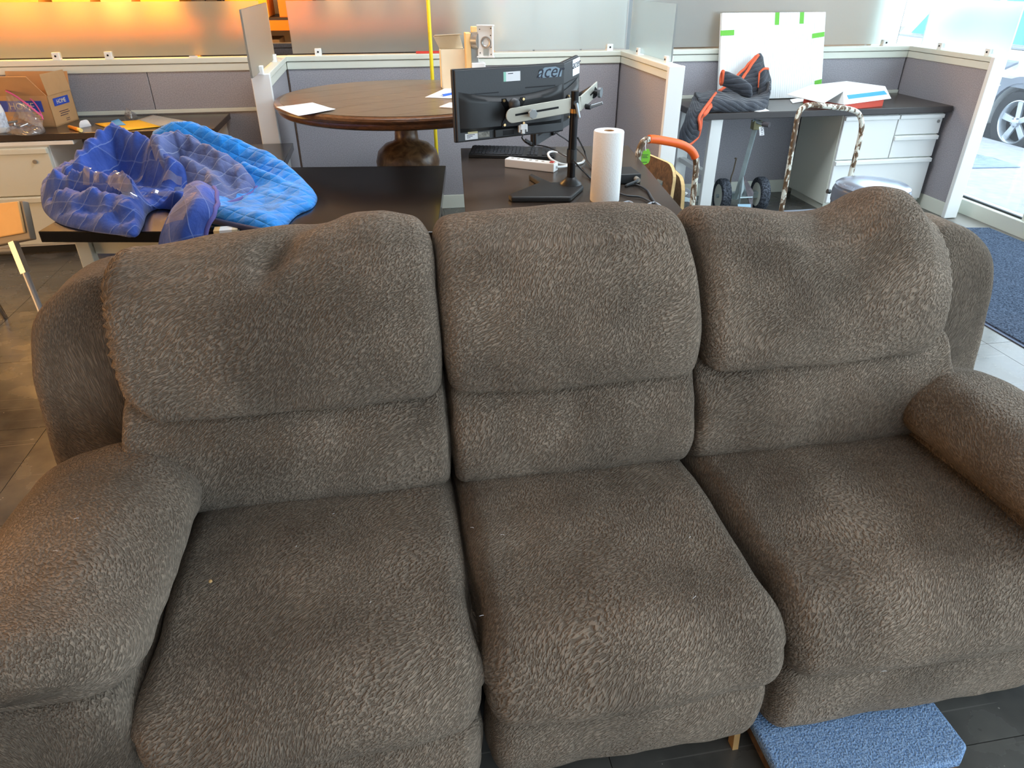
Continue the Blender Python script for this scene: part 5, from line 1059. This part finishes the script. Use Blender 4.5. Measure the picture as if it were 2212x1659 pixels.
# two plywood furniture dollies standing on edge
def ply_dolly(label, o, xd, w, h, tilt, mat, faceside):
    t = thing('furniture_dolly', label, 'dolly', o, 'plywood dollies stood on edge')
    x = V(xd).normalized(); n = V((x.y, -x.x, 0)) * faceside; y = (V((0, 0, 1)) * math.cos(R(tilt)) - n * math.sin(R(tilt))).normalized()
    rr = .09; P = []
    for cx, cy, a0 in ((w - rr, rr, -90), (w - rr, h - rr, 0), (rr, h - rr, 90), (rr, rr, 180)):
        for k in range(6): q_ = R(a0 + 18 * k); P.append(o + x * (cx + rr * math.cos(q_)) + y * (cy + rr * math.sin(q_)))
    nn = x.cross(y).normalized() * faceside
    bd = obj('deck_board', MB().prism(P, -nn * .02), PLYE, t); obj('deck_face', MB().prism([p + nn * .0002 for p in P], nn * .0012), mat, t); obj('deck_face', MB().prism([p - nn * .0202 for p in P], -nn * .0012), mat, t)
    for a, b in ((.13, .14), (w - .13, .14), (.13, h - .14), (w - .13, h - .14)):
        p = o + x * a + y * b + nn * .002; c = p + nn * .075 - y * .018
        f = obj('caster_fork', MB().prism([p - x * .022 + y * .02, p - x * .022 - y * .02, c - x * .022 - y * .008, c - x * .022 + y * .008], x * .003), GALV, t); fk = MB().prism([p + x * .02 + y * .02, p + x * .02 - y * .02, c + x * .02 - y * .008, c + x * .02 + y * .008], x * .003); obj('caster_fork', fk, GALV, t)
        obj('caster', MB().tube([c - x * .016, c - x * .012, c + x * .012, c + x * .016], [.030, .036, .036, .030], 22), plain('grey_rubber', (104, 108, 114), .6), t, smooth=40); obj('caster_hub', MB().cyl(c - x * .0175, c + x * .0175, .017, 16), WPL, t, smooth=40)
        obj('caster_plate', MB().prism([p - x * .03 - y * .03, p + x * .03 - y * .03, p + x * .03 + y * .03, p - x * .03 + y * .03], nn * .003), GALV, t)
    return t
pa, pb2 = PY(1447, 372, 3.84), PY(1388, 328, 4.16); da = pa - pb2; da.z = 0; wa = da.length + .10
ply_dolly('dirty plywood dolly on edge under the green tag', V((pa.x, pa.y, .003)) - da.normalized() * wa, da, wa, pa.z + .03, 3, PLYD, 1)
pa, pb2 = PY(1491, 392, 3.86), PY(1457, 358, 4.20); da = pa - pb2; da.z = 0; wa = da.length + .04
ply_dolly('worn plywood dolly on edge behind the orange grip cart', V((pa.x, pa.y, .003)) - da.normalized() * wa, da, wa, pb2.z, 3, PLY, -1)
# trailer dolly
td = thing('trailer_dolly', 'galvanised two wheel trailer dolly with tee handle under the right desk', 'dolly', (2.65, 4.75, 0))
for cx, cyy in ((2.40, 4.80), (2.68, 4.80)):
    pass
wl, wr_ = PY(1562, 405, 4.82), PY(1644, 405, 4.82); rw_ = .125
for k, p in enumerate((wl, wr_)):
    c = V((p.x, 4.82, rw_)); axd = V((1, -.10, 0)).normalized()
    M3 = frame((0, 0, 0), (0, 0, 1), axd.cross(V((0, 0, 1))))[0]; Mz = Matrix((V((0, 0, 1)), axd.cross(V((0, 0, 1))), axd)).transposed()
    ty = obj('tyre', MB().lathe([(.085, -.030), (.105, -.034), (.120, -.030), (.125, -.018), (.125, .018), (.120, .030), (.105, .034), (.085, .030)], c, 36, Mz, caps=False), carpet('diamond_tread_rubber', (40, 44, 50), (98, 104, 114), 90, .9, .01), td, smooth=40)
    obj('rim', MB().lathe([(0, -.020), (.02, -.026), (.06, -.022), (.086, -.028), (.086, .028), (.06, .022), (.02, .026), (0, .020)], c, 28, Mz), CREAM, td, smooth=40); obj('axle_cap', MB().lathe([(.014, -.04), (.014, .04)], c, 12, Mz), GALV, td, smooth=40)
wlc, wrc = V((wl.x, 4.82, rw_)), V((wr_.x, 4.82, rw_))
obj('axle', MB().box((wlc + wrc) / 2, ((wrc - wlc).length - .05, .05, .045)), GALV, td, bevel=.003)
jt, jb = PY(1634, 268, 4.72), PY(1589, 430, 4.78); obj('handle_bar', MB().tube([jb, jt], .019, 4), GALV, td)
obj('handle_joint', MB().box(jt + V((0, 0, -.005)), (.06, .05, .06)), plain('brassy_bracket', (140, 136, 104), .5, .5), td, bevel=.004); ja, jb2 = PY(1628, 260, 4.72), PY(1648, 268, 4.66); obj('tee_bar', MB().cyl(ja, jb2, .012, 12), GALV, td, smooth=40)
jc = PY(1662, 270, 4.62); gpp = obj('grip', MB().cyl(jb2, jc, .017, 16), plain('dark_grip', (74, 70, 74), .7), td, smooth=40)
tgp = [PY(1640, 274, 4.64), PY(1649, 274, 4.64), PY(1651, 292, 4.64), PY(1641, 293, 4.64)]; tt = obj('paper_tag', MB().prism(tgp, (0, .002, 0)), PAPER, td, label='white tag with number'); text('tag_lettering', 'SX11', .026, (tgp[0] + tgp[2]) / 2 + V((0, -.003, 0)), (tgp[3] - tgp[0]), (tgp[1] - tgp[0]), INK, tt, .0003)
tr = rows([(1607, 376, 4.72), (1614, 380, 4.72)])
tq = [PY(1598, 405, 4.70), PY(1606, 374, 4.74), PY(1612, 380, 4.74), PY(1627, 415, 4.68), PY(1622, 452, 4.58), PY(1594, 452, 4.58)]
obj('hitch_channel', MB().prism([PY(1597, 400, 4.74), PY(1606, 376, 4.76), PY(1607, 410, 4.66), PY(1600, 425, 4.62), PY(1594, 460, 4.56)], V((.004, .004, 0))), GALV, td); obj('hitch_channel', MB().prism([PY(1606, 376, 4.76), PY(1628, 415, 4.66), PY(1624, 458, 4.56), PY(1616, 425, 4.62)], V((-.004, .004, 0))), plain('dark_channel', (84, 78, 82), .6, .3, var=.3, vscale=30), td)
obj('hitch_floor', MB().prism([PY(1607, 396, 4.76), PY(1618, 408, 4.72), PY(1624, 428, 4.64), PY(1599, 428, 4.64)], V((0, .003, -.002))), GALV, td); obj('hitch_cross', MB().cyl(PY(1598, 427, 4.62), PY(1625, 426, 4.62), .006, 8), GALV, td); obj('hitch_plate', MB().prism([PY(1594, 441, 4.58), PY(1622, 441, 4.58), PY(1622, 462, 4.56), PY(1594, 462, 4.56)], (0, .004, 0)), plain('blue_grey_steel', (136, 164, 180), .4, .4), td)
obj('hook_rod', MB().tube(cr([PY(1576, 410, 4.80), PY(1579, 385, 4.82), PY(1584, 370, 4.83), PY(1590, 345, 4.84), PY(1592, 341, 4.84), PY(1587, 343, 4.84)], 24), .005, 6), plain('rusty_rod', (110, 98, 84), .6, .4), td, smooth=180)
# bin
bc_ = PZ(1885, 404, .535); bn = thing('trash_bin', 'dark round bin with a bluish metal lid standing on the grey cart', 'bin', (bc_.x, bc_.y, .17)); cc = V((bc_.x, bc_.y, .171)); rb_ = .197
obj('bin_body', MB().lathe([(rb_ - .012, 0), (rb_ - .008, .02), (rb_, .33), (rb_ - .004, .335)], cc, 48), plain('charcoal_bin', (52, 53, 57), .35), bn, smooth=40)
obj('bin_collar', MB().lathe([(rb_ + .003, .28), (rb_ + .004, .335), (rb_ - .002, .355), (rb_ - .012, .36)], cc, 48), plain('slate_collar', (92, 104, 122), .3, .3), bn, smooth=40)
obj('lid', MB().lathe([(rb_ - .010, .358), (rb_ - .006, .372), (rb_ - .02, .382), (rb_ * .6, .392), (0, .395)], cc, 48), LIDB, bn, smooth=60)
text('lid_lettering', 'Kohler', .05, PZ(1830, 402, .567) + V((0, 0, .0)), (PZ(1818, 398, .567) - PZ(1842, 408, .567)), V((-.3, -.9, 0)), CARG, bn, .0004)
obj('hinge_knob', MB().cyl(PY(1787, 413, bc_.y - .06), PY(1793, 414, bc_.y - .06), .012, 12), BLACKP, bn); bb_ = PZ(1808, 428, .43); obj('badge', MB().cyl(bb_, bb_ + V((-.003, -.008, 0)), .009, 14), CHROME, bn)
# mat and carpeted dolly
mp_ = [V((2.92, 2.44, 0)), V((4.12, 2.44, 0)), V((4.12, 4.15, 0)), V((3.50, 4.26, 0)), V((2.92, 4.22, 0))]
mtt = thing('entrance_mat', 'large dark blue pile mat with rubber edge inside the window', 'mat', (3.5, 3.3, 0))
obj('rubber_backing', MB().prism(mp_, (0, 0, .005)), plain('rubber_edge', (70, 84, 110), .5), mtt, bevel=.002)
cen = sum(mp_, V((0, 0, 0))) / 5; pin = [cen + (p - cen) * .965 + V((0, 0, .005)) for p in mp_]
obj('pile', MB().prism(pin, (0, 0, .007)), MATBLUE, mtt, bevel=.002)
dd = thing('carpeted_dolly', 'light blue carpeted furniture dolly under the right front of the sofa', 'dolly', (.90, .93, 0))
dl0, dl1, dr0, dr1 = PZ(1634, 1580, .086), PZ(1690, 1700, .086), PZ(2032, 1525, .086), PZ(2090, 1606, .086)
dq = [V((dl0.x, dr1.y - .035, .064)), V((dr1.x - .04, dr1.y - .03, .064)), V((dr1.x, dr1.y, .064)), V((dr1.x, 1.16, .064)), V((dl0.x, 1.16, .064))]
obj('deck', MB().prism([p - V((0, 0, .022)) for p in dq], (0, 0, .022)), PLYD, dd); obj('carpet_cover', MB().prism([V((p.x - .002, p.y - (.004 if p.y < 1 else 0), .062)) for p in dq], (0, 0, .026)), DOLLYC, dd, bevel=.009, seg=3)
for x, y in ((.74, .78), (1.02, dr1.y - .025), (.75, 1.10), (1.03, 1.10)):
    f = obj('caster', MB().cyl((x - .014, y, .020), (x + .014, y, .020), .020, 20), BLACKP, dd, smooth=40); obj('caster_fork', MB().bb((x - .019, y - .012, .02), (x + .019, y + .012, .042)), BLACKM, f)

# ------------------------------------------------------------------ outside: car, grate, dry shrub
XC = 6.62; car = thing('white_car', 'white car with five spoke alloy wheel parked outside the window', 'car', (XC + .9, 6.9, -.16))
wy, wz, wR = 6.84, .165, .325
def arch(cyy, r, n=14): return [(cyy + r * math.cos(math.pi * k / n), wz + r * math.sin(math.pi * k / n)) for k in range(n + 1)]
side = [(4.6, .10), (4.55, .45), (4.75, .70), (5.9, .84), (9.3, .86), (9.75, .70), (9.8, .30), (9.7, .06)]
low = [(9.7, .06)] ; poly = [(4.6, .08)] + [(4.5, .42), (4.7, .70), (5.6, .84), (9.3, .86), (9.8, .72), (9.85, .25), (9.75, .08)]
a2 = wy + 2.75
poly += [(a2 + .40, .08)] + [(y, z) for y, z in arch(a2, .39)] + [(a2 - .40, .08), (wy + .40, .08)] + [(y, z) for y, z in arch(wy, .39)] + [(wy - .40, .08)]
obj('body_shell', MB().prism([(XC, y, z) for y, z in poly], (1.75, 0, 0)), CARW, car, bevel=.02)
cab = [(5.9, .85), (6.35, 1.34), (6.9, 1.46), (8.6, 1.46), (9.2, .86)]; obj('cabin', MB().prism([(XC + .10, y, z) for y, z in cab], (1.55, 0, 0)), CARW, car, bevel=.03)
obj('side_window', MB().prism([(XC + .092, y, z) for y, z in ((6.12, .885), (6.42, 1.24), (6.9, 1.34), (7.55, 1.36), (7.55, .885))], (.01, 0, 0)), CARGL, car); obj('side_window', MB().prism([(XC + .092, y, z) for y, z in ((7.65, .885), (7.65, 1.36), (8.45, 1.36), (8.95, .885))], (.01, 0, 0)), CARGL, car)
obj('window_trim', MB().bb((XC - .004, 6.0, .850), (XC + .1, 9.1, .872)), CARG, car); obj('side_moulding', MB().bb((XC - .018, 4.7, .575), (XC + .01, 9.7, .60)), CHROME, car); obj('side_cladding', MB().bb((XC - .014, 4.62, .50), (XC + .005, 9.72, .575)), CARG, car)
fl_p = [(wy + .45 * math.cos(math.pi * k / 16), wz + .45 * math.sin(math.pi * k / 16)) for k in range(17)] + [(wy + .385 * math.cos(math.pi * k / 16), wz + .385 * math.sin(math.pi * k / 16)) for k in range(16, -1, -1)]
obj('wheel_arch_trim', MB().prism([(XC - .02, y, z) for y, z in fl_p], (.04, 0, 0)), CARG, car)
Mw = Matrix((V((0, 0, 1)), V((0, 1, 0)), V((-1, 0, 0)))).transposed()
for wyy in (wy, a2):
    o_ = V((XC + .11, wyy, wz)); wh = obj('tyre', MB().lathe([(.225, -.1), (.30, -.105), (wR, -.08), (wR, .08), (.30, .105), (.225, .10), (.225, -.1)], o_, 44, Mw, caps=False), RUBBER, car, smooth=40)
    obj('rim_barrel', MB().lathe([(.226, -.09), (.226, .092), (.212, .098), (.206, .09), (.20, -.06), (0, -.065)], o_, 44, Mw, caps=False), ALLOY, wh, smooth=40); obj('rim_back', MB().lathe([(.20, .0), (0, .0)], o_, 30, Mw), BLACKM, wh)
    for k in range(5):
        q_ = R(10 + 72 * k); u = V((0, math.cos(q_), math.sin(q_))); v = V((0, -math.sin(q_), math.cos(q_))); pp = o_ + V((-.07, 0, 0))
        obj('spoke', MB().prism([pp + u * .03 - v * .028, pp + u * .21 - v * .034, pp + u * .21 + v * .034, pp + u * .03 + v * .028], (.03, 0, 0)), ALLOY, wh, bevel=.005)
    obj('hub_cap', MB().lathe([(.05, .06), (.048, .088), (.03, .094), (0, .095)], o_, 24, Mw), ALLOY, wh, smooth=40)
    for k in range(5): q_ = R(46 + 72 * k); p = o_ + V((-.085, .043 * math.cos(q_), .043 * math.sin(q_))); obj('lug_nut', MB().cyl(p, p + V((-.012, 0, 0)), .009, 8), CARG, wh)
obj('wing_mirror', MB().prism([(XC - .14, 7.02, .66), (XC - .02, 7.0, .72), (XC - .02, 7.16, .72), (XC - .14, 7.12, .70)], (0, 0, .03)), CARG, car, bevel=.006)
gr = thing('floor_grate', 'ribbed metal grate set in the pavement outside the window', 'grate', (5.4, 6.1, -.02))
gq = [PZ(2096, 364, -.018), PZ(2204, 362, -.018), PZ(2150, 345, -.018), PZ(2108, 334, -.018)]; obj('grate_frame', MB().prism(gq, (0, 0, .006)), plain('grate_steel', (110, 126, 152), .5, .4), gr)
for k in range(14):
    t = (k + .5) / 14; a, b = gq[0].lerp(gq[3], t), gq[1].lerp(gq[2], t); w_ = (gq[3] - gq[0]) / 14 * .28; z_ = V((0, 0, .006)); obj('grate_bar', MB().prism([a - w_ + z_, b - w_ + z_, b + w_ + z_, a + w_ + z_], (0, 0, .006)), GALV, gr)
sh = thing('dry_shrub', 'tan dry shrub beyond the white car', 'shrub', (10.5, 10.5, -.16))
lf_ = MB()
for k in range(1500):
    d = V((random.gauss(0, 1), random.gauss(0, 1), random.gauss(0, 1))).normalized() * random.uniform(.5, 1); p = V((10.6, 10.6, 1.35)) + V((d.x * 1.9, d.y * 1.9, d.z * 1.35)); a = V((random.uniform(-1, 1), random.uniform(-1, 1), random.uniform(-1, 1))).normalized() * .10; b = a.orthogonal().normalized() * .05
    lf_.add([p - a, p + b, p + a, p - b], [(0, 1, 2, 3)])
obj('foliage', lf_, LEAF, sh, kind='stuff', fixn=False)
for k in range(5): obj('stem', MB().cyl((10.6, 10.6, -.16), (10.6 + .5 * math.cos(k * 1.26), 10.6 + .5 * math.sin(k * 1.26), 1.1), .03, 8, .012), plain('shrub_bark', (96, 78, 60), .9), sh)
